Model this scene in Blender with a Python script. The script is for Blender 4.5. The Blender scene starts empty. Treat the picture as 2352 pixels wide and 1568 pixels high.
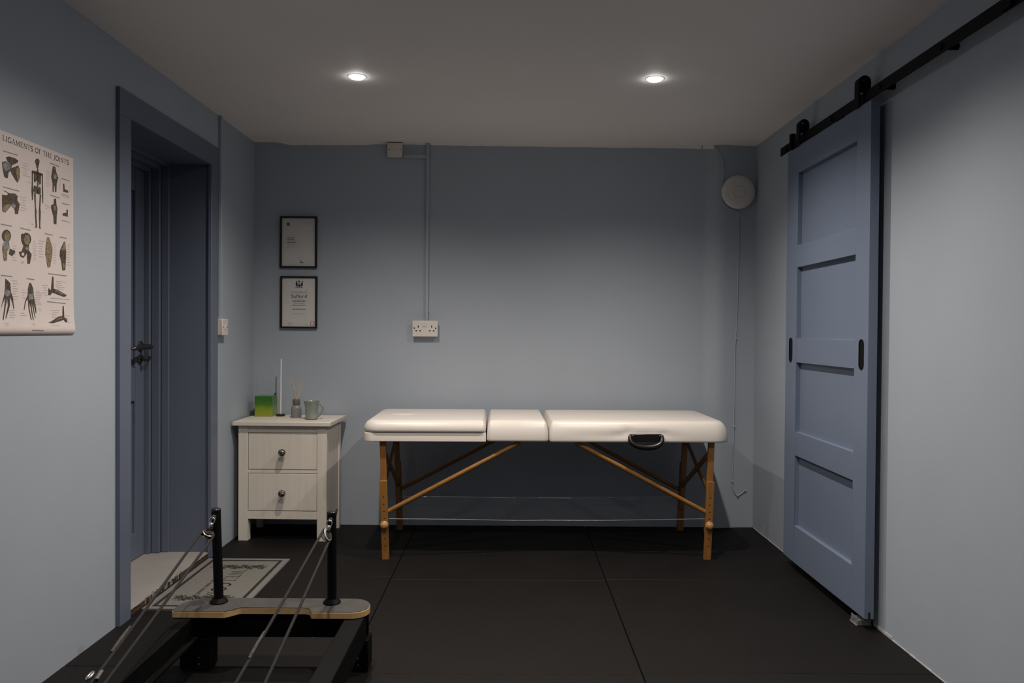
# Treatment room: massage table, chest, sliding barn door, pilates reformer.
LIGHT_COL = (1.0, .90, .80)
SPOT_DEG = 146
E_FRONT = 82
ADDED_ROWS = ((2.42, 76), (1.2, 24), (-.2, 24))  # unseen lamp rows added behind the camera to light the near walls
EXPOSURE = 0.0
POSTER_SHAPES = [
 ('d',[(0.0433,0.5314),(0.0596,0.5371),(0.086,0.5377),(0.1029,0.534),(0.0995,0.5269),(0.086,0.5198),(0.0727,0.5128),(0.0694,0.5037),(0.086,0.5114),(0.1029,0.5191),(0.1114,0.5081),(0.1096,0.4822),(0.0994,0.4654),(0.0859,0.4734),(0.0694,0.4891),(0.0661,0.4947),(0.0562,0.4885),(0.0529,0.4712),(0.0464,0.4689),(0.0352,0.4719),(0.0272,0.4991),(0.0257,0.5131),(0.0401,0.5183),(0.053,0.519)]),
 ('t',[(0.0893,0.5036),(0.1029,0.517),(0.1103,0.5037),(0.1079,0.4819),(0.0994,0.4718)]),
 ('g',[(0.0304,0.5121),(0.0563,0.5197),(0.0661,0.5114),(0.0595,0.4954),(0.04,0.4894),(0.0304,0.4997)]),
 ('d',[(0.0303,0.4298),(0.0399,0.4304),(0.0594,0.4266),(0.0859,0.4302),(0.0993,0.4251),(0.0976,0.4121),(0.1095,0.4013),(0.1061,0.3902),(0.101,0.3703),(0.0875,0.3682),(0.0825,0.3865),(0.0692,0.3907),(0.0398,0.3653),(0.027,0.3675),(0.0255,0.396),(0.0255,0.4166),(0.0496,0.4187),(0.0529,0.4255)]),
 ('t',[(0.0286,0.3801),(0.0463,0.3932),(0.0692,0.3927),(0.0398,0.3674),(0.0286,0.3677)]),
 ('g',[(0.0692,0.3948),(0.0825,0.4012),(0.0909,0.3941),(0.0825,0.3843),(0.0725,0.387)]),
 ('d',[(0.2122,0.5543),(0.2109,0.5497),(0.2076,0.5455),(0.2027,0.5426),(0.1973,0.5414),(0.1924,0.5423),(0.1891,0.5451),(0.1879,0.5491),(0.1891,0.5536),(0.1925,0.5578),(0.1973,0.5608),(0.2027,0.562),(0.2076,0.5611),(0.211,0.5584)]),
 ('d',[(0.1926,0.5446),(0.2092,0.5481),(0.2055,0.5341),(0.2,0.5296),(0.1945,0.5318)]),
 ('d',[(0.1981,0.5293),(0.2055,0.5308),(0.2054,0.4522),(0.1981,0.4509)]),
 ('d',[(0.1709,0.5182),(0.1981,0.5204),(0.2278,0.5186),(0.2278,0.512),(0.1709,0.5094)]),
 ('d',[(0.1817,0.5138),(0.2203,0.5149),(0.2184,0.4834),(0.211,0.4798),(0.2054,0.4921),(0.1944,0.49),(0.1871,0.482),(0.1817,0.4853)]),
 ('d',[(0.1709,0.516),(0.177,0.5151),(0.1763,0.4777),(0.1798,0.4565),(0.1762,0.4252),(0.1715,0.4244),(0.169,0.4546),(0.1709,0.4811)]),
 ('d',[(0.2241,0.5179),(0.2297,0.519),(0.2297,0.4833),(0.2315,0.4568),(0.2315,0.4255),(0.227,0.4225),(0.2248,0.4556),(0.224,0.4822)]),
 ('d',[(0.1817,0.4722),(0.1944,0.4723),(0.2017,0.467),(0.2128,0.4746),(0.2184,0.4701),(0.2184,0.4545),(0.2091,0.4484),(0.1999,0.449),(0.1871,0.4512),(0.1798,0.4543)]),
 ('d',[(0.1817,0.4503),(0.1907,0.4497),(0.1925,0.4059),(0.1962,0.3911),(0.1943,0.3842),(0.198,0.345),(0.198,0.3416),(0.1852,0.34),(0.1906,0.3462),(0.1863,0.383),(0.1871,0.4051)]),
 ('d',[(0.2128,0.4513),(0.2203,0.4504),(0.2158,0.4074),(0.2183,0.3922),(0.2146,0.3449),(0.2202,0.3412),(0.2072,0.3406),(0.2098,0.3465),(0.2072,0.3905),(0.2091,0.4063)]),
 ('t',[(0.1896,0.4385),(0.1907,0.4386),(0.1918,0.408),(0.1896,0.4077)]),
 ('d',[(0.2854,0.5553),(0.2992,0.5559),(0.3052,0.5387),(0.3164,0.5225),(0.3072,0.5023),(0.3052,0.4743),(0.2972,0.4706),(0.2953,0.4909),(0.2913,0.4902),(0.2893,0.4704),(0.2834,0.4693),(0.2834,0.4978),(0.2756,0.5191),(0.2795,0.5335)]),
 ('g',[(0.2874,0.5306),(0.3052,0.5295),(0.3052,0.5157),(0.2893,0.515)]),
 ('d',[(0.2913,0.449),(0.3032,0.451),(0.3052,0.4329),(0.3112,0.4177),(0.3071,0.3941),(0.3051,0.3661),(0.2893,0.3663),(0.2873,0.3912),(0.2756,0.4145),(0.2736,0.4233),(0.2893,0.4326)]),
 ('g',[(0.2893,0.4258),(0.3012,0.4254),(0.3032,0.4119),(0.2913,0.4101)]),
 ('d',[(0.3436,0.5091),(0.3519,0.5095),(0.3539,0.4923),(0.3748,0.4902),(0.3748,0.4831),(0.3457,0.4815)]),
 ('d',[(0.3643,0.426),(0.3727,0.4249),(0.3727,0.4013),(0.3416,0.4014),(0.3416,0.4084),(0.3643,0.4142)]),
 ('d',[(0.0671,0.2993),(0.0649,0.2907),(0.0587,0.2834),(0.0499,0.2787),(0.0403,0.2776),(0.0316,0.2803),(0.0257,0.2861),(0.0236,0.294),(0.0257,0.3024),(0.0317,0.3097),(0.0403,0.3145),(0.05,0.3157),(0.0588,0.3132),(0.0649,0.3073)]),
 ('t',[(0.0614,0.2976),(0.0601,0.2909),(0.0564,0.2853),(0.0511,0.2817),(0.0453,0.2811),(0.0401,0.2834),(0.0365,0.2881),(0.0352,0.2944),(0.0365,0.301),(0.0401,0.3067),(0.0454,0.3102),(0.0512,0.311),(0.0564,0.3087),(0.0601,0.304)]),
 ('t',[(0.0296,0.2591),(0.0482,0.2591),(0.0475,0.2431),(0.0466,0.223),(0.0326,0.2218),(0.0259,0.2508)]),
 ('g',[(0.0358,0.2806),(0.056,0.2829),(0.0601,0.2623),(0.0513,0.2524),(0.0388,0.2502),(0.025,0.2537),(0.0266,0.2667)]),
 ('d',[(0.0389,0.276),(0.0435,0.2765),(0.0419,0.2385),(0.0382,0.2223),(0.0357,0.222)]),
 ('d',[(0.0607,0.2604),(0.0846,0.2568),(0.0868,0.251),(0.0702,0.2382),(0.056,0.2439)]),
 ('d',[(0.1671,0.3009),(0.1645,0.2915),(0.1574,0.2835),(0.1471,0.2783),(0.1359,0.2771),(0.1259,0.28),(0.119,0.2864),(0.1165,0.295),(0.119,0.3042),(0.1259,0.3122),(0.136,0.3175),(0.1472,0.3189),(0.1574,0.3161),(0.1645,0.3097)]),
 ('t',[(0.1602,0.298),(0.1587,0.2908),(0.1544,0.2847),(0.1483,0.2808),(0.1415,0.2801),(0.1355,0.2825),(0.1313,0.2877),(0.1298,0.2945),(0.1313,0.3017),(0.1355,0.3078),(0.1415,0.3116),(0.1483,0.3125),(0.1544,0.3101),(0.1587,0.3049)]),
 ('d',[(0.1288,0.2799),(0.1557,0.2829),(0.1557,0.2641),(0.1694,0.253),(0.1591,0.2227),(0.1472,0.2217),(0.1438,0.2546),(0.1287,0.2387),(0.1122,0.2412),(0.104,0.2547),(0.1188,0.2583)]),
 ('d',[(0.1156,0.3093),(0.1255,0.3146),(0.1215,0.2874),(0.1305,0.2801),(0.1255,0.2775),(0.1172,0.2889)]),
 ('w',[(0.1301,0.2502),(0.1287,0.2469),(0.125,0.2446),(0.1205,0.2441),(0.1169,0.2457),(0.1155,0.2487),(0.1169,0.252),(0.1205,0.2543),(0.125,0.2548),(0.1287,0.2532)]),
 ('g',[(0.1371,0.2747),(0.1523,0.2763),(0.154,0.2661),(0.1388,0.2634)]),
 ('t',[(0.2513,0.3173),(0.2624,0.3186),(0.2811,0.288),(0.2811,0.266),(0.2679,0.2211),(0.255,0.22),(0.2421,0.2601),(0.244,0.2883)]),
 ('d',[(0.2476,0.2866),(0.2792,0.2878),(0.2803,0.2704),(0.2624,0.2598),(0.2432,0.2666)]),
 ('d',[(0.2447,0.2581),(0.2513,0.2566),(0.2572,0.2224),(0.2531,0.2221)]),
 ('g',[(0.2513,0.287),(0.2587,0.2921),(0.2594,0.2726),(0.2513,0.2718)]),
 ('d',[(0.3486,0.3143),(0.3566,0.3152),(0.3618,0.2808),(0.3606,0.2626),(0.3566,0.2193),(0.3388,0.2157),(0.3329,0.2443),(0.3231,0.2635),(0.3251,0.2815)]),
 ('t',[(0.3486,0.3121),(0.3554,0.3128),(0.3586,0.2872),(0.3309,0.2821)]),
 ('t',[(0.3407,0.2405),(0.3526,0.2415),(0.3506,0.2211),(0.3419,0.2193)]),
 ('d',[(0.0387,0.1686),(0.0511,0.1634),(0.0621,0.1561),(0.0652,0.1301),(0.0747,0.1124),(0.0795,0.0782),(0.0763,0.0781),(0.07,0.1001),(0.0605,0.1158),(0.0589,0.0877),(0.0385,0.0492),(0.0354,0.0491),(0.0495,0.0894),(0.0479,0.1113),(0.0386,0.083),(0.0262,0.045),(0.0225,0.045),(0.0324,0.0828),(0.0386,0.1109),(0.0232,0.0905),(0.0201,0.0785),(0.0202,0.0884),(0.034,0.1206),(0.0371,0.1387)]),
 ('g',[(0.0387,0.1348),(0.0605,0.1339),(0.0636,0.12),(0.0417,0.115),(0.0355,0.1227)]),
 ('d',[(0.1556,0.1629),(0.1642,0.1634),(0.1762,0.1462),(0.1779,0.1295),(0.1831,0.1086),(0.1901,0.0856),(0.1901,0.0686),(0.1873,0.0685),(0.1796,0.0916),(0.1762,0.1041),(0.1779,0.0831),(0.1848,0.0537),(0.182,0.0536),(0.1727,0.0829),(0.1675,0.1038),(0.1675,0.0828),(0.1744,0.0461),(0.1709,0.0461),(0.1624,0.0826),(0.1573,0.1034),(0.1555,0.0824),(0.164,0.047),(0.1606,0.047),(0.1504,0.0802),(0.1488,0.1114),(0.1386,0.1048),(0.1292,0.0775),(0.1262,0.0775),(0.1336,0.1046),(0.1471,0.1238),(0.1488,0.1448)]),
 ('g',[(0.1505,0.1282),(0.1727,0.1313),(0.1779,0.1126),(0.1521,0.1095)]),
 ('d',[(0.2791,0.1913),(0.2867,0.1918),(0.2886,0.1524),(0.3115,0.1492),(0.3586,0.1358),(0.3646,0.1316),(0.3466,0.1274),(0.3,0.1353),(0.281,0.1388),(0.266,0.1282),(0.2567,0.1311),(0.2586,0.1529),(0.2716,0.1449)]),
 ('t',[(0.2923,0.147),(0.3115,0.1465),(0.3466,0.1364),(0.3309,0.1345)]),
 ('d',[(0.3387,0.0967),(0.3458,0.0969),(0.3466,0.0587),(0.3626,0.0522),(0.3606,0.0408),(0.3486,0.0429),(0.3427,0.0496),(0.3038,0.0424),(0.2772,0.0377),(0.2512,0.0396),(0.2697,0.0442),(0.3114,0.0603),(0.3348,0.063)]),
 ('t',[(0.2923,0.0489),(0.3309,0.0588),(0.3387,0.0563),(0.3076,0.0491)]),
]
POSTER_HEADS = [[(0.0321,0.5474),(0.1012,0.5495)],[(0.0319,0.4403),(0.1062,0.4412)],[(0.2679,0.5618),(0.3213,0.5616)],[(0.3334,0.5247),(0.3832,0.5249)],[(0.2698,0.4578),(0.3233,0.4567)],[(0.3375,0.4416),(0.3811,0.4428)],[(0.0206,0.3285),(0.0691,0.3288)],[(0.1128,0.3294),(0.1635,0.3284)],[(0.239,0.328),(0.2834,0.3278)],[(0.3232,0.3268),(0.3664,0.3273)],[(0.0203,0.1772),(0.0717,0.1769)],[(0.1438,0.1757),(0.1815,0.175)],[(0.2568,0.1995),(0.3646,0.1995)],[(0.2512,0.108),(0.3566,0.1052)],[(0.1623,0.0145),(0.222,0.0135)]]
POSTER_LINES = [(0.12,0.5355,0.1655,0.491,6),(0.1407,0.4775,0.1691,0.4764,1),(0.1095,0.429,0.1476,0.3815,6),(0.2429,0.5351,0.2737,0.4801,7),(0.3172,0.5204,0.3334,0.484,5),(0.3769,0.5107,0.3917,0.4849,4),(0.3293,0.4763,0.3875,0.4652,3),(0.2353,0.4239,0.2736,0.4073,3),(0.224,0.3975,0.2428,0.3936,1),(0.3334,0.3863,0.3917,0.3826,3),(0.1618,0.351,0.1834,0.3474,1),(0.0702,0.2755,0.0958,0.2234,6),(0.1729,0.2995,0.1973,0.2345,9),(0.2044,0.3053,0.2367,0.2466,7),(0.2848,0.3037,0.3077,0.2332,8),(0.3646,0.3127,0.3909,0.2334,9),(0.1155,0.2292,0.132,0.2204,3),(0.0685,0.1686,0.1022,0.1054,8),(0.1186,0.1431,0.1386,0.111,4),(0.1797,0.1401,0.2257,0.0931,8),(0.1971,0.0879,0.2185,0.0735,2),(0.2924,0.1812,0.3626,0.1496,5),(0.2221,0.1638,0.2623,0.1248,5),(0.2439,0.1218,0.3868,0.1188,2),(0.2697,0.0836,0.3231,0.0538,5),(0.3546,0.0679,0.3827,0.0388,4),(0.2548,0.0331,0.3585,0.0295,1),(0.051,0.0774,0.0923,0.05,4),(0.1054,0.0707,0.1453,0.0572,2),(0.1589,0.0386,0.1901,0.0283,2),(0.0262,0.0371,0.0509,0.0273,2)]
import bpy, bmesh, math, random
from math import sin, cos, pi, radians
from mathutils import Vector, Matrix
random.seed(7)
C = bpy.context.scene.collection

# ------------------------------------------------------------------ mesh builder
class MB:
    """Collects shapes into one mesh; every face may carry a material index."""
    def __init__(self):
        self.v, self.f, self.m = [], [], []
    def face(self, pts, mat=0):
        b = len(self.v); self.v += [tuple(p) for p in pts]
        self.f.append(tuple(range(b, b+len(pts)))); self.m.append(mat)
    def add(self, verts, faces, mat=0):
        b = len(self.v); self.v += [tuple(p) for p in verts]
        for f in faces:
            self.f.append(tuple(b+i for i in f)); self.m.append(mat)
    def box(self, x0, x1, y0, y1, z0, z1, mat=0):
        v = [(x0,y0,z0),(x1,y0,z0),(x1,y1,z0),(x0,y1,z0),(x0,y0,z1),(x1,y0,z1),(x1,y1,z1),(x0,y1,z1)]
        self.add(v, [(0,3,2,1),(4,5,6,7),(0,1,5,4),(1,2,6,5),(2,3,7,6),(3,0,4,7)], mat)
        return self
    def bar(self, p0, p1, w, t, side=(0,1,0), mat=0):
        """rectangular bar from p0 to p1: width w, thickness t along side"""
        p0, p1, s = Vector(p0), Vector(p1), Vector(side).normalized()
        d = (p1-p0).normalized(); n = d.cross(s).normalized(); s = n.cross(d).normalized()
        v = []
        for p in (p0, p1):
            for a, b in ((-1,-1),(1,-1),(1,1),(-1,1)):
                v.append(p + n*(a*w/2) + s*(b*t/2))
        self.add(v, [(0,1,2,3),(7,6,5,4),(0,4,5,1),(1,5,6,2),(2,6,7,3),(3,7,4,0)], mat)
        return self
    def tube(self, pts, r, seg=12, mat=0, closed=False):
        pts = [Vector(p) for p in pts]; n = len(pts)
        rs = r if isinstance(r, (list, tuple)) else [r]*n
        rings = []; prev = None
        for i, p in enumerate(pts):
            if closed: d = (pts[(i+1) % n]-pts[i-1]).normalized()
            else: d = (pts[min(i+1, n-1)]-pts[max(i-1, 0)]).normalized()
            if prev is None:
                a = Vector((0,0,1)) if abs(d.z) < .9 else Vector((1,0,0))
                u = d.cross(a).normalized()
            else:
                u = (prev - d*prev.dot(d)).normalized()
            prev = u; w = d.cross(u)
            rings.append([p + (u*cos(2*pi*k/seg)+w*sin(2*pi*k/seg))*rs[i] for k in range(seg)])
        v = [q for ring in rings for q in ring]; f = []
        m = n if closed else n-1
        for i in range(m):
            j = (i+1) % n
            for k in range(seg):
                k2 = (k+1) % seg
                f.append((i*seg+k, i*seg+k2, j*seg+k2, j*seg+k))
        if not closed:
            f.append(tuple(range(seg))[::-1]); f.append(tuple((n-1)*seg+k for k in range(seg)))
        self.add(v, f, mat); return self
    def cyl(self, p0, p1, r, seg=24, mat=0, r1=None):
        return self.tube([p0, p1], [r, r if r1 is None else r1], seg, mat)
    def lathe(self, prof, centre=(0,0,0), axis=(0,0,1), seg=32, mat=0):
        c, a = Vector(centre), Vector(axis).normalized()
        h = Vector((1,0,0)) if abs(a.x) < .9 else Vector((0,1,0))
        u = a.cross(h).normalized(); w = a.cross(u)
        v, f = [], []
        for r, z in prof:
            for k in range(seg):
                t = 2*pi*k/seg
                v.append(c + a*z + (u*cos(t)+w*sin(t))*max(r, 1e-5))
        for i in range(len(prof)-1):
            for k in range(seg):
                k2 = (k+1) % seg
                f.append((i*seg+k, i*seg+k2, (i+1)*seg+k2, (i+1)*seg+k))
        f.append(tuple(range(seg))[::-1]); f.append(tuple((len(prof)-1)*seg+k for k in range(seg)))
        self.add(v, f, mat); return self
    def prism(self, poly, d0, d1, fn, mat=0, side_mat=None):
        """poly in 2D extruded from d0 to d1; fn(u, v, d) -> xyz"""
        n = len(poly)
        v = [fn(a, b, d0) for a, b in poly] + [fn(a, b, d1) for a, b in poly]
        self.add(v, [tuple(range(n))[::-1], tuple(range(n, 2*n))], mat)
        self.add(v, [(i, (i+1) % n, n+(i+1) % n, n+i) for i in range(n)], mat if side_mat is None else side_mat)
        return self
    def build(self, name, mats, parent=None, bevel=0, seg=2, smooth=35, off=None):
        me = bpy.data.meshes.new(name)
        o0 = Vector(off) if off is not None else Vector((0,0,0))
        me.from_pydata([Vector(p)-o0 for p in self.v], [], self.f)
        for m in (mats if isinstance(mats, (list, tuple)) else [mats]): me.materials.append(m)
        me.polygons.foreach_set('material_index', self.m)
        b = bmesh.new(); b.from_mesh(me)
        bmesh.ops.remove_doubles(b, verts=b.verts, dist=1e-6) if len(self.v) < 40000 else None
        bmesh.ops.recalc_face_normals(b, faces=b.faces)
        b.to_mesh(me); b.free()
        if smooth:
            me.polygons.foreach_set('use_smooth', [True]*len(me.polygons))
            me.set_sharp_from_angle(angle=radians(smooth))
        o = bpy.data.objects.new(name, me); C.objects.link(o)
        if parent is not None: o.parent = parent
        if bevel:
            md = o.modifiers.new('Bevel', 'BEVEL'); md.width = bevel; md.segments = seg
            md.limit_method = 'ANGLE'; md.angle_limit = radians(40); md.harden_normals = False
        me.update(); return o

def thing(name, label, cat, loc=(0,0,0), rz=0, group=None):
    o = bpy.data.objects.new(name, None); C.objects.link(o)
    o.location = loc; o.rotation_euler = (0,0,rz); o.empty_display_size = .05
    o['label'] = label; o['category'] = cat
    if group: o['group'] = group
    return o
def tag(o, label, cat, group=None):
    o['label'] = label; o['category'] = cat
    if group: o['group'] = group
    return o
def struct(o):
    o['kind'] = 'structure'; return o
def hang(name, mb, mats, root, **k):
    """part given in world coordinates under an unrotated thing"""
    return mb.build(name, mats, root, off=root.location, **k)

# ------------------------------------------------------------------ materials
def mat(name, col, rough=.5, metal=0, bump=0, bscale=60, var=0, vscale=8, spec=.5, coat=0, detail=4):
    m = bpy.data.materials.new(name); m.use_nodes = True
    nt = m.node_tree; N = nt.nodes; L = nt.links
    p = N['Principled BSDF']
    p.inputs['Base Color'].default_value = (*col, 1)
    p.inputs['Roughness'].default_value = rough
    p.inputs['Metallic'].default_value = metal
    p.inputs['Specular IOR Level'].default_value = spec
    p.inputs['Coat Weight'].default_value = coat
    tc = N.new('ShaderNodeTexCoord')
    if var:
        n = N.new('ShaderNodeTexNoise'); n.inputs['Scale'].default_value = vscale; n.inputs['Detail'].default_value = detail
        L.new(tc.outputs['Object'], n.inputs['Vector'])
        mr = N.new('ShaderNodeMapRange')
        mr.inputs['From Min'].default_value = .3; mr.inputs['From Max'].default_value = .7
        mr.inputs['To Min'].default_value = 1-var; mr.inputs['To Max'].default_value = 1+var
        L.new(n.outputs['Fac'], mr.inputs['Value'])
        mx = N.new('ShaderNodeMix'); mx.data_type = 'RGBA'; mx.blend_type = 'MULTIPLY'
        mx.inputs['Factor'].default_value = 1
        mx.inputs['A'].default_value = (*col, 1)
        L.new(mr.outputs['Result'], mx.inputs['B'])
        L.new(mx.outputs['Result'], p.inputs['Base Color'])
    if bump:
        n2 = N.new('ShaderNodeTexNoise'); n2.inputs['Scale'].default_value = bscale; n2.inputs['Detail'].default_value = 5
        L.new(tc.outputs['Object'], n2.inputs['Vector'])
        bp = N.new('ShaderNodeBump'); bp.inputs['Strength'].default_value = bump; bp.inputs['Distance'].default_value = .004
        L.new(n2.outputs['Fac'], bp.inputs['Height']); L.new(bp.outputs['Normal'], p.inputs['Normal'])
    return m

def wood_mat(name, c0, c1, axis=2, scale=1.0, rough=.4):
    m = bpy.data.materials.new(name); m.use_nodes = True
    nt = m.node_tree; N = nt.nodes; L = nt.links; p = N['Principled BSDF']
    tc = N.new('ShaderNodeTexCoord'); mp = N.new('ShaderNodeMapping')
    s = [60*scale]*3; s[axis] = 4*scale
    mp.inputs['Scale'].default_value = s
    L.new(tc.outputs['Object'], mp.inputs['Vector'])
    n = N.new('ShaderNodeTexNoise'); n.inputs['Scale'].default_value = 1; n.inputs['Detail'].default_value = 6
    n.inputs['Distortion'].default_value = .6
    L.new(mp.outputs['Vector'], n.inputs['Vector'])
    r = N.new('ShaderNodeValToRGB')
    r.color_ramp.elements[0].position = .3; r.color_ramp.elements[0].color = (*c0, 1)
    r.color_ramp.elements[1].position = .7; r.color_ramp.elements[1].color = (*c1, 1)
    L.new(n.outputs['Fac'], r.inputs['Fac']); L.new(r.outputs['Color'], p.inputs['Base Color'])
    p.inputs['Roughness'].default_value = rough
    return m

def emis(name, col, s):
    m = bpy.data.materials.new(name); m.use_nodes = True
    p = m.node_tree.nodes['Principled BSDF']
    p.inputs['Base Color'].default_value = (.9,.9,.9,1)
    p.inputs['Emission Color'].default_value = (*col, 1); p.inputs['Emission Strength'].default_value = s
    return m

def rubber_mat():
    m = mat('floor rubber', (.0075,.0066,.0064), .66, bump=.5, bscale=260, spec=.22)
    nt = m.node_tree; N = nt.nodes; L = nt.links; p = N['Principled BSDF']
    tc = N['Texture Coordinate']
    n = N.new('ShaderNodeTexNoise'); n.inputs['Scale'].default_value = 3.5; n.inputs['Detail'].default_value = 6
    L.new(tc.outputs['Object'], n.inputs['Vector'])
    r = N.new('ShaderNodeValToRGB')
    r.color_ramp.elements[0].position = .35; r.color_ramp.elements[0].color = (.0028,.0021,.0020,1)
    r.color_ramp.elements[1].position = .7; r.color_ramp.elements[1].color = (.0045,.0034,.0032,1)
    L.new(n.outputs['Fac'], r.inputs['Fac'])
    vo = N.new('ShaderNodeTexVoronoi'); vo.inputs['Scale'].default_value = 7; vo.inputs['Randomness'].default_value = 1
    L.new(tc.outputs['Object'], vo.inputs['Vector'])
    lt = N.new('ShaderNodeMath'); lt.operation = 'LESS_THAN'; lt.inputs[1].default_value = .016
    L.new(vo.outputs['Distance'], lt.inputs[0])
    mx = N.new('ShaderNodeMix'); mx.data_type = 'RGBA'
    L.new(lt.outputs[0], mx.inputs['Factor']); L.new(r.outputs['Color'], mx.inputs['A'])
    mx.inputs['B'].default_value = (.12,.11,.10,1)
    L.new(mx.outputs['Result'], p.inputs['Base Color'])
    return m

WALL = mat('wall paint', (.355,.397,.455), .55, bump=.10, bscale=22, var=.025, vscale=2.5, spec=.35)
CEIL = mat('ceiling paint', (.83,.785,.745), .7, bump=.08, bscale=14, var=.02, vscale=2)
BLUE = mat('blue gloss paint', (.118,.139,.196), .42, bump=.05, bscale=40, var=.03, vscale=5)
BLUE2 = mat('barn door paint', (.142,.180,.258), .5, bump=.04, bscale=40, var=.02, vscale=4)
RUBBER = rubber_mat()
GROUT = mat('gap under mats', (.004,.004,.004), .9)
PLASTER = mat('pale plaster', (.42,.42,.42), .8, var=.1, vscale=60)
LAMINATE = mat('pale laminate', (.28,.268,.25), .45, var=.06, vscale=6)
CHIP = mat('raw chipboard edge', (.060,.036,.017), .9, bump=.8, bscale=120, var=.6, vscale=70)
PVC = mat('white plastic', (.66,.61,.57), .4, var=.02, vscale=10)
PVCG = mat('white painted plastic', (.60,.575,.55), .5)
BLACKM = mat('black metal', (.0026,.0026,.0028), .6, var=.1, vscale=20, spec=.14)
BLACKP = mat('black plastic', (.006,.006,.006), .28)
DARKHOLE = mat('dark hole', (.006,.005,.004), .9)
CHROME = mat('chrome', (.62,.60,.58), .18, metal=1, var=.04, vscale=30)
DARKCHROME = mat('aged metal', (.16,.15,.14), .3, metal=1, var=.2, vscale=40)
LEATHER = mat('white leatherette', (.655,.615,.57), .33, bump=.035, bscale=120, var=.015, vscale=5, spec=.5)
LEATHERD = mat('white leatherette border', (.76,.71,.65), .38, bump=.03, bscale=120, var=.03, vscale=12)
BEECH = wood_mat('beech', (.205,.092,.021), (.270,.125,.031), 2, 1, .38)
BEECHX = wood_mat('beech strut', (.205,.092,.021), (.270,.125,.031), 0, 1, .38)
BEECHK = mat('beech knob', (.40,.21,.075), .3, var=.08, vscale=60)
STEEL = mat('steel cable', (.62,.6,.57), .3, metal=.9, var=.05, vscale=60)
CHESTW = wood_mat('white stained pine', (.64,.59,.515), (.70,.65,.58), 2, .5, .45)
CHESTX = wood_mat('white stained pine top', (.64,.59,.52), (.70,.65,.58), 0, .5, .42)
GAP = mat('shadow gap', (.05,.035,.022), .9)
PAPER = mat('paper', (.60,.585,.565), .5, var=.02, vscale=6, coat=.0)
POSTERM = mat('laminated poster', (.66,.585,.565), .35, var=.02, vscale=4)
FRAMEB = mat('black frame', (.006,.006,.006), .4)
INK = mat('black ink', (.025,.023,.022), .5)
INKG = mat('grey ink', (.25,.225,.215), .5)
INKL = mat('light grey ink', (.43,.395,.375), .5)
INKR = mat('red stamp ink', (.36,.10,.10), .5)
BONE = mat('printed bone shade', (.075,.055,.040), .5, var=.75, vscale=190)
BONET = mat('printed bone tan', (.215,.17,.10), .5, var=.6, vscale=150)
BONEG = mat('printed ligament grey', (.20,.205,.22), .5, var=.7, vscale=200)
MATG = mat('mat grey pile', (.175,.168,.150), .95, bump=1.0, bscale=420, var=.22, vscale=220)
MATB = mat('mat border pile', (.185,.176,.168), .95, bump=1.0, bscale=420, var=.2, vscale=220)
MATK = mat('mat black print', (.012,.010,.009), .95, bump=.8, bscale=420)
MATLINE = mat('mat fine print', (.060,.056,.050), .95, bump=.8, bscale=420)
GRIP = mat('grey grip surface', (.048,.044,.043), .8, bump=.6, bscale=320, var=.12, vscale=30)
PLY = wood_mat('plywood edge', (.50,.32,.14), (.62,.42,.20), 0, 1, .4)
FRAMEK = mat('black powder coat', (.0026,.0028,.0030), .6, bump=.15, bscale=250, spec=.12)
ROPE = mat('black rope', (.011,.0105,.0105), .75, bump=1.0, bscale=500, var=.4, vscale=200)
SPLICE = mat('worn rope splice', (.055,.053,.052), .6, bump=.8, bscale=400, var=.5, vscale=150)
SHEAVE = mat('pale sheave', (.42,.40,.38), .45, var=.05, vscale=40)
COPPER = mat('copper rivet', (.45,.13,.06), .3, metal=.8, var=.1, vscale=60)
MUGM = mat('celadon glaze', (.215,.245,.225), .22, bump=.1, bscale=50, var=.1, vscale=30, coat=.3)
MUGB = mat('mug dark foot', (.03,.022,.018), .6, var=.2, vscale=40)
BOTTLE = mat('grey frosted bottle', (.205,.212,.215), .35, var=.03, vscale=20)
COLLAR = mat('grey collar', (.105,.103,.105), .5, var=.05, vscale=20)
REED = mat('rattan reed', (.52,.40,.26), .7, var=.2, vscale=150)
STICK = mat('white rod', (.72,.72,.70), .4, var=.02, vscale=30)
LENS = emis('lit lens', (1.0,.97,.93), 45)
TRIMW = mat('downlight trim', (.78,.76,.74), .45, var=.02, vscale=20)
GUIDE = mat('grey guide plastic', (.16,.16,.165), .4, var=.08, vscale=60)

def knob_material():
    m = mat('ornate knob', (.02,.018,.016), .3, metal=.6)
    nt = m.node_tree; N = nt.nodes; L = nt.links; p = N['Principled BSDF']; tc = N['Texture Coordinate']
    v = N.new('ShaderNodeTexVoronoi'); v.inputs['Scale'].default_value = 110; v.feature = 'DISTANCE_TO_EDGE'
    L.new(tc.outputs['Object'], v.inputs['Vector'])
    r = N.new('ShaderNodeValToRGB'); r.color_ramp.elements[0].position = .10; r.color_ramp.elements[0].color = (.012,.011,.010,1)
    r.color_ramp.elements[1].position = .22; r.color_ramp.elements[1].color = (.42,.39,.36,1)
    L.new(v.outputs['Distance'], r.inputs['Fac']); L.new(r.outputs['Color'], p.inputs['Base Color'])
    b = N.new('ShaderNodeBump'); b.inputs['Strength'].default_value = .8; b.inputs['Distance'].default_value = .003
    L.new(v.outputs['Distance'], b.inputs['Height']); L.new(b.outputs['Normal'], p.inputs['Normal'])
    return m
KNOB = knob_material()

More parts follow.
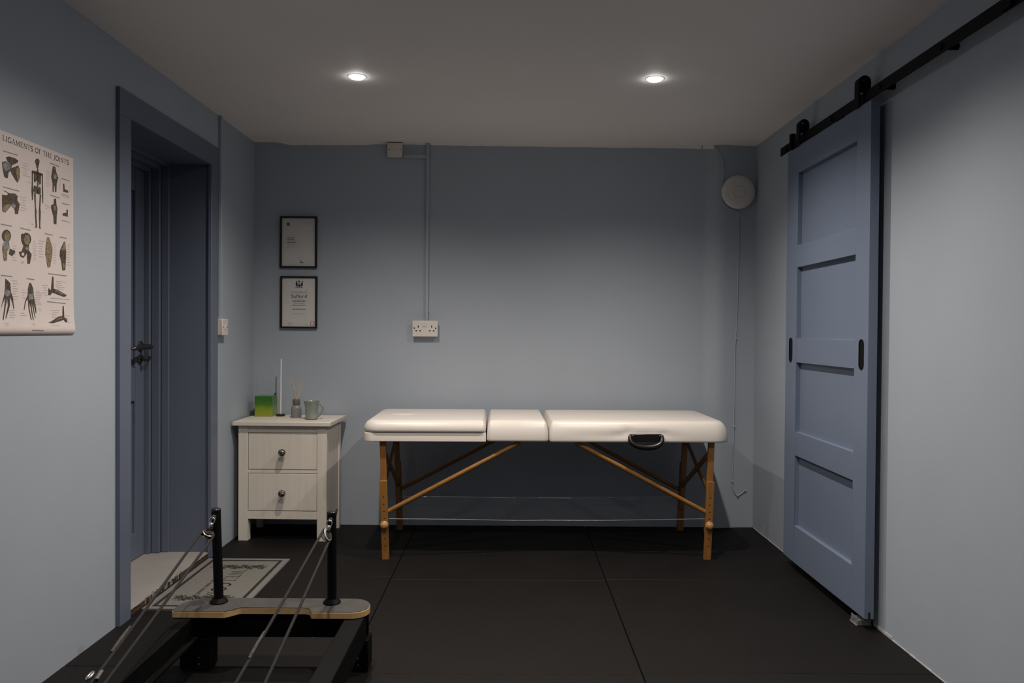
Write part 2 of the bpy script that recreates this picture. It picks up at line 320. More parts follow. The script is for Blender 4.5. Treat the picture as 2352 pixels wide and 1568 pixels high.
def candle_material():
    m = bpy.data.materials.new('green ombre glass'); m.use_nodes = True
    nt = m.node_tree; N = nt.nodes; L = nt.links; p = N['Principled BSDF']
    tc = N.new('ShaderNodeTexCoord'); sp = N.new('ShaderNodeSeparateXYZ'); L.new(tc.outputs['Object'], sp.inputs['Vector'])
    n = N.new('ShaderNodeTexNoise'); n.inputs['Scale'].default_value = 45; n.inputs['Detail'].default_value = 3
    L.new(tc.outputs['Object'], n.inputs['Vector'])
    ma = N.new('ShaderNodeMath'); ma.operation = 'MULTIPLY_ADD'; ma.inputs[1].default_value = .03; ma.inputs[2].default_value = -.015
    L.new(n.outputs['Fac'], ma.inputs[0])
    ad = N.new('ShaderNodeMath'); ad.operation = 'ADD'; L.new(sp.outputs['Z'], ad.inputs[0]); L.new(ma.outputs[0], ad.inputs[1])
    mr = N.new('ShaderNodeMapRange'); mr.inputs['From Min'].default_value = 0; mr.inputs['From Max'].default_value = .125
    L.new(ad.outputs[0], mr.inputs['Value'])
    r = N.new('ShaderNodeValToRGB'); e = r.color_ramp.elements
    e[0].position = .0; e[0].color = (.25,.31,.012,1); e[1].position = 1; e[1].color = (.035,.15,.012,1)
    a = e.new(.36); a.color = (.19,.27,.010,1); a = e.new(.55); a.color = (.055,.17,.008,1); a = e.new(.86); a.color = (.028,.12,.008,1)
    L.new(mr.outputs['Result'], r.inputs['Fac']); L.new(r.outputs['Color'], p.inputs['Base Color'])
    p.inputs['Roughness'].default_value = .22; p.inputs['Coat Weight'].default_value = .4
    return m
CANDLE = candle_material()

# ------------------------------------------------------------------ flat printing
class Print:
    """ink laid on a flat surface: at(u, v, lift) gives the point"""
    def __init__(self, mb, at): self.mb, self.at = mb, at
    def poly(self, pts, mi, lift=.0004): self.mb.face([self.at(u, v, lift) for u, v in pts], mi)
    def rect(self, u0, u1, v0, v1, mi, lift=.0004): self.poly([(u0,v0),(u1,v0),(u1,v1),(u0,v1)], mi, lift)
    def line(self, pts, w, mi, lift=.0004):
        for (a, b), (c, d) in zip(pts[:-1], pts[1:]):
            l = math.hypot(c-a, d-b)
            if l < 1e-7: continue
            nx, ny = -(d-b)/l*w/2, (c-a)/l*w/2
            ex, ey = (c-a)/l*w*.25, (d-b)/l*w*.25
            self.poly([(a-ex+nx,b-ey+ny),(a-ex-nx,b-ey-ny),(c+ex-nx,d+ey-ny),(c+ex+nx,d+ey+ny)], mi, lift)
    def sans(self, s, u, v, h, w, mi, lift=.0004):
        """sans lettering, centred on u, baseline v, cap height about h, total width w"""
        cu = bpy.data.curves.new('lettering', 'FONT'); cu.body = s; cu.size = 1; cu.resolution_u = 3
        ob = bpy.data.objects.new('lettering', cu); C.objects.link(ob)
        bpy.context.view_layer.update()
        me = bpy.data.meshes.new_from_object(ob.evaluated_get(bpy.context.evaluated_depsgraph_get()))
        xs = [q.co.x for q in me.vertices]; x0, x1 = min(xs), max(xs); k = w/(x1-x0); ky = h/.72
        vs = [self.at(u-w/2+(q.co.x-x0)*k, v+q.co.y*ky, lift) for q in me.vertices]
        self.mb.add(vs, [tuple(p.vertices) for p in me.polygons], mi)
        bpy.data.objects.remove(ob); bpy.data.curves.remove(cu); bpy.data.meshes.remove(me)
    def serif(self, s, u0, v0, h, w, mi, lift=.0004):
        """roman capitals made of thick and thin strokes with serifs, from u0, fitted to width w"""
        adv = sum(GLYPH[c][0] for c in s); k = w/adv; u = u0
        for c in s:
            a, strokes = GLYPH[c]
            for wt, pts in strokes:
                self.line([(u+x*k, v0+y*h) for x, y in pts], (.15 if wt else .06)*h, mi, lift)
            u += a*k
def arc(cx, cy, rx, ry, a0, a1, n=12): return [(cx+rx*cos(radians(a0+(a1-a0)*i/n)), cy+ry*sin(radians(a0+(a1-a0)*i/n))) for i in range(n+1)]
def sf(x, y, w=.14): return (0, [(x-w, y), (x+w, y)])
GLYPH = {
 ' ': (.38, []),
 'A': (.86, [(0,[(.1,0),(.42,1)]),(1,[(.42,1),(.74,0)]),(0,[(.2,.35),(.62,.35)]),sf(.1,0),sf(.74,0)]),
 'C': (.82, [(1,arc(.45,.5,.34,.5,55,305,16))]),
 'E': (.74, [(1,[(.2,0),(.2,1)]),(0,[(.08,0),(.64,0),(.66,.2)]),(0,[(.08,1),(.6,1),(.62,.82)]),(0,[(.2,.52),(.5,.52)])]),
 'F': (.68, [(1,[(.2,0),(.2,1)]),(0,[(.08,1),(.58,1),(.6,.82)]),(0,[(.2,.52),(.48,.52)]),sf(.2,0)]),
 'G': (.88, [(1,arc(.45,.5,.34,.5,55,330,16)),(1,[(.74,.05),(.74,.42)]),sf(.72,.42,.12)]),
 'H': (.90, [(1,[(.2,0),(.2,1)]),(1,[(.7,0),(.7,1)]),(0,[(.2,.52),(.7,.52)]),sf(.2,0),sf(.2,1),sf(.7,0),sf(.7,1)]),
 'I': (.42, [(1,[(.2,0),(.2,1)]),sf(.2,0),sf(.2,1)]),
 'J': (.46, [(1,[(.28,1),(.28,.1),(.2,-.12),(.06,-.14)]),sf(.28,1)]),
 'L': (.70, [(1,[(.2,0),(.2,1)]),(0,[(.08,0),(.6,0),(.63,.22)]),sf(.2,1)]),
 'M': (1.06,[(0,[(.18,0),(.18,1)]),(1,[(.18,1),(.52,.1)]),(0,[(.52,.1),(.86,1)]),(1,[(.86,1),(.86,0)]),sf(.18,0),sf(.86,0)]),
 'N': (.92, [(0,[(.18,0),(.18,1)]),(1,[(.18,1),(.72,0)]),(0,[(.72,0),(.72,1)]),sf(.18,0),sf(.72,1)]),
 'O': (.92, [(1,arc(.45,.5,.36,.5,0,360,20))]),
 'S': (.66, [(1,arc(.32,.75,.22,.25,30,270,10)+arc(.32,.25,.24,.25,90,-150,10))]),
 'T': (.76, [(1,[(.37,0),(.37,1)]),(0,[(.06,.8),(.06,1),(.68,1),(.68,.8)]),sf(.37,0)]),
 'W': (1.16,[(1,[(.08,1),(.34,0)]),(0,[(.34,0),(.56,1)]),(1,[(.56,1),(.82,0)]),(0,[(.82,0),(1.06,1)]),sf(.08,1),sf(1.06,1)]),
}

# ================================================================== THE ROOM
XL, XR, YB, YF, ZC = -1.512, 1.450, 4.645, -1.60, 2.255
OY0, OY1, OZ = 3.110, 3.955, 1.975              # doorway in the left wall
# floor: rubber tiles one metre square with narrow open joints
f = MB(); f.box(XL-.4, XR+.1, YF-.1, YB+.1, -.06, -.012, 1)
gx, gy = -.544, 3.626
jo = {0: .0, 1: .006, -1: -.012, 2: .004}
def tilexs(off):
    xs = [gx+off+i for i in range(-1, 3)]
    return [XL-.02] + [x for x in xs if XL+.02 < x < XR-.02] + [XR+.02]
ys = [YF-.05] + [gy+i for i in range(-5, 2) if YF < gy+i < YB] + [YB+.02]
for j in range(len(ys)-1):
    xs = tilexs(0)
    for i in range(len(xs)-1):
        y0, y1 = ys[j], ys[j+1]
        sh = .020 if xs[i] > .3 else (.045 if xs[i] < -1 else 0)   # the outer columns are laid slightly off the grid
        y0 += sh if j > 0 else 0; y1 += sh if j < len(ys)-2 else 0
        e = .0016
        f.box(xs[i]+e, xs[i+1]-e, y0+e, y1-e, -.012, 0, 0)
struct(f.build('floor', [RUBBER, GROUT], bevel=.0022, seg=1, smooth=0))
# ceiling; the unseen lamp rows added behind the camera are parts of it
ce = struct(MB().box(XL-.4, XR+.1, YF-.1, YB+.1, ZC, ZC+.12).build('ceiling', CEIL))
# back wall, its right end swelling forward into a plastered-over box
prof = [(XL-.4,0),(1.12,0),(1.14,.0008),(1.155,.003),(1.17,.0075),(1.19,.0145),(1.21,.0205),(1.225,.0235),(1.24,.0245),(1.255,.0237),(1.28,.0195),(1.32,.0115),(1.37,.004),(1.42,0),(XR+.1,0)]
w = MB(); n = len(prof)
v = [(x, YB-d, -.03) for x, d in prof]+[(x, YB-d, ZC+.05) for x, d in prof]+[(x, YB+.12, -.03) for x, d in prof]+[(x, YB+.12, ZC+.05) for x, d in prof]
w.add(v, [(i, i+1, n+i+1, n+i) for i in range(n-1)]+[(2*n+i, 3*n+i, 3*n+i+1, 2*n+i+1) for i in range(n-1)])
struct(w.build('wall_back', WALL, smooth=60))
w = MB(); w.box(XL-.2, XL, YF-.1, OY0-.004, -.03, ZC+.05); w.box(XL-.2, XL, OY1+.004, YB+.02, -.03, ZC+.05); w.box(XL-.2, XL, OY0-.004, OY1+.004, OZ+.004, ZC+.05)
struct(w.build('wall_left', WALL))
struct(MB().box(XR, XR+.12, YF-.1, YB+.02, -.03, ZC+.05).build('wall_right', WALL))
struct(MB().box(XL-.2, XR+.12, YF-.1, YF, -.03, ZC+.05).build('wall_front', WALL))
# white ceiling paint lapping raggedly over the top of the back wall
t = MB(); pts = []
x = -1.305
zz = [(-1.39,2.254),(-1.35,2.250),(-1.305,2.2385),(-1.2,2.2400),(-1.0,2.2405),(-.86,2.2425),(-.78,2.249),(-.60,2.2475),(-.45,2.2450),(-.30,2.2435),(-.1,2.2425),(.2,2.2405),(.5,2.2395),(.8,2.2395),(1.0,2.2375),(1.15,2.2350),(1.192,2.2330),(1.195,2.254)]
for (xa, za), (xb, zb) in zip(zz[:-1], zz[1:]):
    for k in range(6):
        a, b = k/6, (k+1)/6
        j0 = .0006*sin((xa+(xb-xa)*a)*61)+.0005*sin((xa+(xb-xa)*a)*143)
        j1 = .0006*sin((xa+(xb-xa)*b)*61)+.0005*sin((xa+(xb-xa)*b)*143)
        pts.append((xa+(xb-xa)*a, za+(zb-za)*a+j0, xa+(xb-xa)*b, za+(zb-za)*b+j1))
for xa, za, xb, zb in pts:
    y0 = YB-.005; y0 = y0-.016 if xa > 1.1 else y0
    t.add([(xa,y0,min(za,ZC)),(xb,y0,min(zb,ZC)),(xb,y0,ZC),(xa,y0,ZC),(xa,YB+.002,min(za,ZC)),(xb,YB+.002,min(zb,ZC))], [(0,1,2,3),(0,4,5,1)])
struct(t.build('trim_1', CEIL, smooth=0))
# thin line of white plaster and paint left along the foot of the right wall and the back wall
t = MB(); y = 1.4; k = 0
while y < 3.09:
    y2 = min(y+.02+.05*random.random(), 3.09); h = .002+.002*random.random()+(.008 if 2.92 < y < 3.05 else 0)
    t.box(XR-.002-.002*random.random(), XR+.002, y, y2, 0, h); y = y2
y = 3.98
while y < YB-.02:
    y2 = min(y+.02+.05*random.random(), YB-.02); h = .002+.003*random.random()
    t.box(XR-.003, XR+.002, y, y2, 0, h); y = y2
struct(t.build('trim_2', PLASTER, smooth=0))

# ---- doorway in the left wall: casing, lining, raised pale sill, recessed door
XC = XL+.016
t = MB()
t.box(XL-.001, XC, 3.020, OY0, 0, OZ); t.box(XL-.001, XC, OY1-.012, 4.035, 0, OZ); t.box(XL-.001, XC, 3.020, 4.035, OZ, 2.078)
struct(t.build('trim_3', BLUE, bevel=.002))
t = MB(); t.box(XL-.205, XL+.001, OY1-.001, OY1+.005, .0, OZ+.004); t.box(XL-.205, XL+.001, OY0-.005, OY0, .0, OZ+.004); t.box(XL-.205, XL+.001, OY0-.005, OY1+.005, OZ-.001, OZ+.005)
struct(t.build('trim_4', BLUE))
# sill: pale laminate over a ragged chipboard front edge
t = MB(); t.box(-1.86, XL-.004, OY0, OY1, -.02, .0235, 0)
y = OY0
while y < OY1-.001:
    y2 = min(y+.005+.012*random.random(), OY1); d = .005+.008*random.random()*(1 if 3.25 < y < 3.6 else .3)
    t.box(XL-.02, XL+.006-d, y, y2, -.01, .0225, 1); y = y2
y = OY0
while y < OY1-.001:
    y2 = min(y+.015+.03*random.random(), OY1); d = .014*random.random()*(1 if 3.25 < y < 3.62 else .2)
    t.box(-1.86, XL+.003-d, y, y2, .0235, .0275, 0); y = y2
struct(t.build('trim_5', [LAMINATE, CHIP], smooth=0))
XD = -1.815
door = bpy.data.objects.new('door_1', None); C.objects.link(door); door.location = (XD, 3.5, .03); struct(door)
tag(door, 'blue panelled door with metal lever recessed deep in the left wall', 'door')
t = MB()
for (ya, yb, sx0, sx1) in ((3.945,OY1,-1.748,-1.709),(3.928,OY1,-1.790,-1.748),(3.910,OY1,-1.86,-1.790)): t.box(sx0, sx1, ya, yb, .0275, OZ)
for (ya, yb, sx0, sx1) in ((OY0,OY0+.010,-1.748,-1.709),(OY0,OY0+.027,-1.790,-1.748),(OY0,OY0+.045,-1.86,-1.790)): t.box(sx0, sx1, ya, yb, .0275, OZ)
for (d, sx0, sx1) in ((.010,-1.748,-1.709),(.027,-1.790,-1.748),(.045,-1.86,-1.790)): t.box(sx0, sx1, OY0, OY1, OZ-d, OZ)
hang('door_frame', t, BLUE, door, bevel=.004, seg=3)
t = MB()      # leaf: stiles, rails and sunk panels
la, lb, lz0, lz1 = 3.158, 3.906, .033, 1.926
t.box(XD-.04, XD, la, la+.095, lz0, lz1); t.box(XD-.04, XD, lb-.095, lb, lz0, lz1)
t.box(XD-.04, XD, la+.095, lb-.095, lz0, .158); t.box(XD-.04, XD, la+.095, lb-.095, .80, .96); t.box(XD-.04, XD, la+.095, lb-.095, lz1-.11, lz1)
t.box(XD-.04, XD, 3.49, 3.575, .158, .80); t.box(XD-.04, XD, 3.49, 3.575, .96, lz1-.11)
t.box(XD-.034, XD-.012, la+.09, lb-.09, .15, lz1-.1)
hang('door_leaf', t, BLUE, door, bevel=.003)
hx = XD; hy, hz = 3.862, 1.062
t = MB(); t.lathe([(.0,0),(.026,0),(.026,.006),(.020,.010),(.011,.012),(.010,.052),(.0,.053)], (hx, hy, hz+.004), (1,0,0), 24)
t.tube([(hx+.050, hy+.018, hz),(hx+.054, hy-.01, hz),(hx+.056, hy-.06, hz-.002),(hx+.055, hy-.12, hz-.002),(hx+.050, hy-.165, hz-.004),(hx+.042, hy-.175, hz-.005)], [.009,.0115,.0105,.0095,.0095,.006], 14)
hang('door_handle', t, DARKCHROME, door)
t = MB(); t.lathe([(.0,0),(.024,0),(.024,.005),(.018,.009),(.0,.010)], (hx, hy-.004, hz-.060), (1,0,0), 24)
t.lathe([(.0,.0),(.008,.0),(.009,.02),(.012,.03),(.012,.036),(0,.038)], (hx+.008, hy-.004, hz-.060), (1,0,0), 16)
t.bar((hx+.044, hy-.012, hz-.066),(hx+.044, hy+.014, hz-.050), .016, .005, (1,0,0))
hang('thumb_turn', t, DARKCHROME, door)

# ---- sliding barn door on the right
BX, BXB = 1.385, 1.421
d2 = bpy.data.objects.new('door_2', None); C.objects.link(d2); d2.location = (BX, 3.48, .045); struct(d2)
tag(d2, 'blue four panel sliding barn door hanging from the black rail', 'door')
ya, yb, z0, z1 = 3.030, 3.936, .045, 2.052
pa, pb = 3.150, 3.790
pz = [(.222,.562),(.677,1.012),(1.128,1.470),(1.577,1.925)]
t = MB(); t.box(BX, BXB, ya, pa, z0, z1); t.box(BX, BXB, pb, yb, z0, z1)
zs = [z0]+[q for p in pz for q in p]+[z1]
for i in range(0, 10, 2): t.box(BX, BXB, pa, pb, zs[i], zs[i+1])
hang('door_stiles', t, BLUE2, d2, bevel=.0012, seg=2)
for a, b in pz:
    hang('sunk_panel', MB().box(BX+.021, BXB-.006, pa-.004, pb+.004, a-.004, b+.004), BLUE2, d2)
def oval(cy, cz, hw, hh, n=10):
    r = hw; return [(cy+r*cos(pi*i/n), cz+hh-r+r*sin(pi*i/n)) for i in range(n+1)]+[(cy-r*cos(pi*i/n), cz-hh+r-r*sin(pi*i/n)) for i in range(n+1)]
for cy in (3.862, 3.086):
    t = MB(); fo = oval(cy, 1.071, .021, .060); fi = oval(cy, 1.071, .0165, .0555); n = len(fo)
    P = lambda x: [(x, a, b) for a, b in fo]; Q = lambda x: [(x, a, b) for a, b in fi]
    t.add(P(BX-.0026)+Q(BX-.0026)+P(BX+.002)+Q(BX-.0008), [(i,(i+1)%n,n+(i+1)%n,n+i) for i in range(n)]+[(i,(i+1)%n,2*n+(i+1)%n,2*n+i) for i in range(n)]+[(n+i,n+(i+1)%n,3*n+(i+1)%n,3*n+i) for i in range(n)]+[tuple(range(3*n,4*n))])
    hang('flush_pull', t, BLACKM, d2)
for cy in (3.775, 3.135):
    t = MB(); zc = 2.150; xo, r1, r0 = 1.3985, .0245, .0175     # strap bent over the rail like an upturned U with its wheel inside
    out = [(xo-r1, 2.050)]+[(xo-r1*cos(pi*i/12), zc+r1*sin(pi*i/12)) for i in range(13)]+[(xo+r1, 2.118)]
    inn = [(xo+r0, 2.118)]+[(xo+r0*cos(pi*i/12), zc+r0*sin(pi*i/12)) for i in range(13)]+[(xo-r0, 2.050)]
    t.prism(out+inn, cy-.020, cy+.020, lambda u, v, d: (u, d, v))
    h = hang('hanger', t, BLACKM, d2, bevel=.001)
    hang('wheel', MB().lathe([(0,-.0168),(.0255,-.0168),(.0255,-.008),(.022,-.005),(.022,.005),(.0255,.008),(.0255,.0168),(0,.0168)], (xo, cy, 2.1345), (1,0,0), 28), BLACKM, h).data.transform(Matrix.Translation(-d2.location))
hang('guide_groove', MB().box(1.399, 1.407, 3.0292, 3.045, .0448, .072), DARKHOLE, d2)

# rail for the sliding door
rt = thing('sliding_door_rail', 'long black flat steel rail under the ceiling carrying the blue sliding door', 'door rail', (1.40, 3.0, 2.08))
hang('track', MB().box(1.3955, 1.4015, 1.70, 4.075, 2.066, 2.108), BLACKM, rt, bevel=.001)
for y in (3.98, 3.43, 2.98, 2.56, 2.18, 1.82):
    hang('spacer', MB().cyl((1.4015,y,2.087),(XR,y,2.087),.011,16), BLACKM, rt)
    hang('bolt', MB().lathe([(0,0),(.011,0),(.011,.005),(.008,.007),(0,.007)], (1.3955,y,2.087), (-1,0,0), 6), BLACKM, rt)
for y, w_, h_ in ((3.905,.030,.046),):
    hang('end_stop', MB().box(1.384, 1.410, y-.012, y+.012, 2.100, 2.140).box(1.384,1.3955,y-.012,y+.012,2.072,2.10), BLACKM, rt, bevel=.003)
hang('end_stop', MB().lathe([(0,-.03),(.032,-.03),(.032,.03),(0,.03)], (1.405, 2.215, 2.128), (1,0,0), 24).box(1.384,1.3955,2.19,2.24,2.07,2.10), BLACKM, rt, bevel=.002)

# guide on the floor below the near corner of the sliding door
g = MB(); hexa = [(1.381,3.075),(1.436,3.075),(1.436,3.150),(1.381,3.150)]
g = MB().box(1.374,1.438,3.078,3.140,0,.005).box(1.379,1.3825,3.082,3.136,.0,.034).box(1.4235,1.434,3.082,3.136,.0,.034).box(1.379,1.434,3.078,3.136,0,.024)
tag(g.build('door_floor_guide', GUIDE, bevel=.003), 'small pale grey floor guide under the near corner of the sliding door', 'door guide')

# ================================================================== ON THE WALLS
# trunking on the back wall
tk = thing('cable_trunking', 'slim painted cable trunking dropping from ceiling to the double socket', 'cable trunking', (-.489, YB, 1.7))
t = MB().box(-.4985, -.4795, YB-.016, YB, 1.208, ZC)
hang('vertical_run', t, WALL, tk, bevel=.003)
hang('branch_run', MB().box(-.635, -.4985, YB-.016, YB, 2.166, 2.187), WALL, tk, bevel=.002)
hang('joint_cover', MB().box(-.500, -.478, YB-.018, YB, 1.262, 1.274), WALL, tk, bevel=.002)
hang('joint_cover', MB().box(-.4995, -.4785, YB-.0175, YB, 1.792, 1.800), WALL, tk, bevel=.002)
# double socket
sx, sz = -.496, 1.164
so = thing('double_wall_socket', 'white double plug socket on the back wall under the slim trunking', 'socket', (sx, YB, sz))
hang('back_box', MB().box(sx-.071, sx+.071, YB-.030, YB, sz-.042, sz+.042), PVCG, so, bevel=.002)
hang('faceplate', MB().box(sx-.0745, sx+.0745, YB-.039, YB-.030, sz-.0465, sz+.0465), PVC, so, bevel=.0025)
yf = YB-.0393
for dx, dz, a, b in ((-.040,.012,.0032,.0060),(.039,.012,.0032,.0060),(-.051,-.0125,.0050,.0034),(-.028,-.0125,.0050,.0034),(.028,-.0125,.0050,.0034),(.051,-.0125,.0050,.0034)):
    hang('pin_hole', MB().box(sx+dx-a, sx+dx+a, yf, yf+.002, sz+dz-b, sz+dz+b), DARKHOLE, so)
for dx in (-.0625, .0625):
    hang('screw', MB().lathe([(0,0),(.0042,0),(.0042,.0012),(0,.0014)], (sx+dx, yf+.0006, sz+.003), (0,-1,0), 14), DARKCHROME, so)
hang('surround', MB().box(sx-.0155, sx+.0105, YB-.0405, YB-.038, sz+.009, sz+.036), PVCG, so, bevel=.001)
for dx in (-.0085, .0035):
    hang('rocker', MB().box(sx+dx-.0055, sx+dx+.0055, YB-.043, YB-.039, sz+.012, sz+.033), PVC, so, bevel=.0015)
# switched spur near the ceiling
px, pz_ = -.679, 2.211
sp = thing('fused_spur_switch', 'white square switch plate on back wall tight under the ceiling', 'switch', (px, YB, pz_))
hang('back_box', MB().box(px-.041, px+.041, YB-.028, YB, pz_-.041, ZC-.0015), PVCG, sp, bevel=.002)
hang('faceplate', MB().box(px-.044, px+.044, YB-.036, YB-.028, pz_-.044, pz_+.039), PVC, sp, bevel=.003)
hang('rocker', MB().box(px-.013, px+.013, YB-.039, YB-.035, pz_-.012, pz_-.001), PVC, sp, bevel=.0015)
hang('gap', MB().box(px-.043, px+.043, YB-.033, YB-.010, pz_+.039, ZC-.0012), DARKHOLE, sp)
for dx in (-.031, .031):
    hang('screw', MB().lathe([(0,0),(.0036,0),(.0036,.0012),(0,.0014)], (px+dx, YB-.036, pz_-.002), (0,-1,0), 12), DARKCHROME, sp)
# left wall: trunking down to a light switch
t2 = thing('cable_trunking', 'painted trunking on left wall between ceiling and the switch beside the door casing', 'cable trunking', (XL, 4.10, 1.7))
hang('vertical_run', MB().box(XL, XL+.016, 4.076, 4.101, 1.2, ZC), WALL, t2, bevel=.003)
lx, ly, lz = XL+.0, 4.093, 1.163
ls = thing('light_switch', 'white surface mounted light switch on left wall beside the door casing', 'switch', (XL, ly, lz))
hang('back_box', MB().box(XL, XL+.024, ly-.041, ly+.041, lz-.041, lz+.041), PVCG, ls, bevel=.002)
hang('faceplate', MB().box(XL+.024, XL+.032, ly-.043, ly+.043, lz-.043, lz+.043), PVC, ls, bevel=.003)
hang('rocker', MB().box(XL+.031, XL+.0355, ly-.006, ly+.006, lz-.012, lz+.012), PVC, ls, bevel=.0015)
for dy in (-.03, .03): hang('screw', MB().lathe([(0,0),(.0036,0),(.0036,.0012),(0,.0014)], (XL+.032, ly+dy, lz), (1,0,0), 12), DARKCHROME, ls)

# white disc unit and its cable
ax, az = 1.334, 1.977
ap = thing('wall_disc_unit', 'round white disc shaped electronic unit high in the right rear corner', 'wireless access point', (ax, YB-.018, az))
t = MB().lathe([(.0,-.02),(.086,-.02),(.090,.004),(.097,.010),(.0985,.016),(.096,.022),(.088,.027),(.070,.031),(.037,.0335),(.0365,.0328),(.0355,.0328),(.035,.0336),(.015,.0340),(0,.0341)], (ax, YB-.022, az), (0,-1,0), 64)
hang('shell', t, PVCG, ap, smooth=50)
hang('ring', MB().lathe([(.0350,.0329),(.0350,.0338),(.0362,.0338),(.0362,.0329)], (ax, YB-.022, az), (0,-1,0), 48), INKG, ap)
def wy(x):   # how far the swelling of the back wall comes forward at x
    for (a, da), (b, db) in zip(prof[:-1], prof[1:]):
        if a <= x <= b: return YB-(da+(db-da)*(x-a)/(b-a))
    return YB
def smoothpath(p, n=6):
    out = []
    for i in range(len(p)-1):
        a, b, c, d = (Vector(p[max(i-1,0)]), Vector(p[i]), Vector(p[i+1]), Vector(p[min(i+2,len(p)-1)]))
        for k in range(n):
            t_ = k/n
            out.append(.5*((2*b)+(c-a)*t_+(2*a-5*b+4*c-d)*t_*t_+(3*b-a-3*c+d)*t_**3))
    out.append(Vector(p[-1])); return out
cp = [(1.190,2.250),(1.212,2.222),(1.238,2.175),(1.247,2.12),(1.244,2.05),(1.236,1.98),(1.243,1.92),(1.275,1.885),(1.315,1.868),(1.344,1.855),(1.346,1.80),(1.345,1.6),(1.342,1.318),(1.335,1.12),(1.331,1.06),(1.330,.85),(1.328,.60),(1.326,.45),(1.322,.272),(1.326,.235),(1.340,.205),(1.356,.190),(1.378,.200),(1.396,.214),(1.402,.220)]
t = MB().tube(smoothpath([(x, wy(x)-.004, z) for x, z in cp], 5), .0034, 8)
wc = thing('wall_cable', 'thin painted cable running from ceiling past the white disc down the back wall', 'cable', (1.335, YB-.02, 1.2))
hang('cable', t, WALL, wc)
for x, z in ((1.335,1.12),(1.328,.60),(1.322,.275),(1.356,.190),(1.402,.220)):
    hang('cable_clip', MB().box(x-.006, x+.006, wy(x)-.010, wy(x), z-.005, z+.005), WALL, wc, bevel=.0015)

# framed certificates
def cert(cx, z0_, z1_, label):
    w_ = .216; x0, x1 = cx-w_/2, cx+w_/2
    r = thing('picture_frame', label, 'framed certificate', (cx, YB, (z0_+z1_)/2), 0, 'framed certificates on the back wall')
    b = .0105; t = MB()
    t.box(x0, x1, YB-.018, YB, z1_-b, z1_); t.box(x0, x1, YB-.018, YB, z0_, z0_+b); t.box(x0, x0+b, YB-.018, YB, z0_+b, z1_-b); t.box(x1-b, x1, YB-.018, YB, z0_+b, z1_-b)
    hang('frame_border', t, FRAMEB, r, bevel=.001)
    return r, x0+b, x1-b, z0_+b, z1_-b
r, a0, a1, b0, b1 = cert(-1.246, 1.516, 1.819, 'upper black framed certificate with small dark shield at top left of the sheet')
t = MB().box(a0-.002, a1+.002, YB-.009, YB-.004, b0-.002, b1+.002, 0)
at = lambda u, v, l: (a0+u, YB-.009-l, b0+v)
W_, H_ = a1-a0, b1-b0; P = Print(t, at)
fu = lambda x: (x-105)/(1025-105)*W_; fv = lambda y: (1475-y)/(1475-120)*H_      # from a study of the sheet
sh = [(235,248),(318,248),(318,300),(305,330),(278,348),(250,330),(237,300)]
P.poly([(fu(x), fv(y)) for x, y in sh], 1); P.poly([(fu(x), fv(y)) for x, y in [(258,272),(296,272),(292,290),(262,290)]], 3, .0008); P.poly([(fu(x), fv(y)) for x, y in [(266,305),(292,300),(284,322),(272,324)]], 3, .0008)
def wordline(P, u0, u1, v, h, mi, seed):
    rr = random.Random(seed); u = u0
    while u < u1-.001:
        e = min(u+h*(1.2+2.6*rr.random()), u1); P.rect(u, e, v-h/2, v+h/2, mi); u = e+h*.45
for y, x0_, x1_, h, mi in ((248,672,915,14,3),(285,700,945,14,3),(670,258,445,16,2),(714,240,432,20,1),(764,250,478,16,2),(813,236,492,20,1),(858,235,570,13,3),(900,240,380,12,3),(936,235,530,12,3),(1438,245,690,7,3)):
    wordline(P, fu(x0_), fu(x1_), fv(y), h/1355*H_, mi, y)
P.line([(fu(650)+.0085*cos(i*.4), fv(1335)+.0085*sin(i*.4)) for i in range(3, 16)], .003, 3); P.line([(fu(595),fv(1375)),(fu(625),fv(1350)),(fu(655),fv(1360)),(fu(690),fv(1378))], .003, 2)
P.line([(fu(840),fv(1325)),(fu(880),fv(1315)),(fu(925),fv(1335))], .0016, 3); wordline(P, fu(390), fu(455), fv(1325), .002, 3, 5)
hang('certificate_sheet', t, [PAPER, INK, INKG, INKL], r, smooth=0)
r, a0b, a1b, b0b, b1b = cert(-1.2435, 1.161, 1.468, 'lower black framed certificate with crest above large lettering and a red square stamp')
t = MB().box(a0b-.002, a1b+.002, YB-.009, YB-.004, b0b-.002, b1b+.002, 0)
W_, H_ = a1b-a0b, b1b-b0b; P = Print(t, lambda u, v, l: (a0b+u, YB-.009-l, b0b+v))
fu = lambda x: (x-105)/(1035-105)*W_; fv = lambda y: (1450-y)/(1450-95)*H_
G = lambda pts, mi=1, l=.0004: P.poly([(fu(x), fv(y)) for x, y in pts], mi, l)
G([(490,320),(478,270),(490,190),(505,165),(520,215),(530,250),(525,330)]); G([(640,330),(636,250),(650,200),(668,165),(682,250),(672,320)])
G([(530,145),(548,170),(580,180),(605,175),(590,225),(560,222)]); G([(520,255),(640,255),(650,300),(580,345),(515,300)]); G([(530,275),(560,270),(560,300),(540,300)], 0, .0008); G([(590,272),(625,272),(620,296),(595,300)], 0, .0008)
G([(465,372),(685,372),(685,352),(465,352)], 2); G([(505,352),(525,352),(530,325),(510,325)]); G([(560,350),(590,350),(585,320),(565,320)]); G([(620,352),(645,352),(640,322),(622,322)])
P.sans('University of', fu(572), fv(520), .0135, fu(798)-fu(350), 2)
P.sans('Salford', fu(572), fv(652), .0215, fu(795)-fu(350), 1)
for y, x0_, x1_, h, mi in ((686,445,705,12,2),(742,385,765,24,1),(800,425,742,18,2),(858,390,755,22,2),(970,392,755,26,2),(1085,390,760,10,3),(1110,400,740,8,3),(1395,262,372,10,2),(1392,735,825,8,3)):
    wordline(P, fu(x0_), fu(x1_), fv(y), h/1355*H_, mi, y)
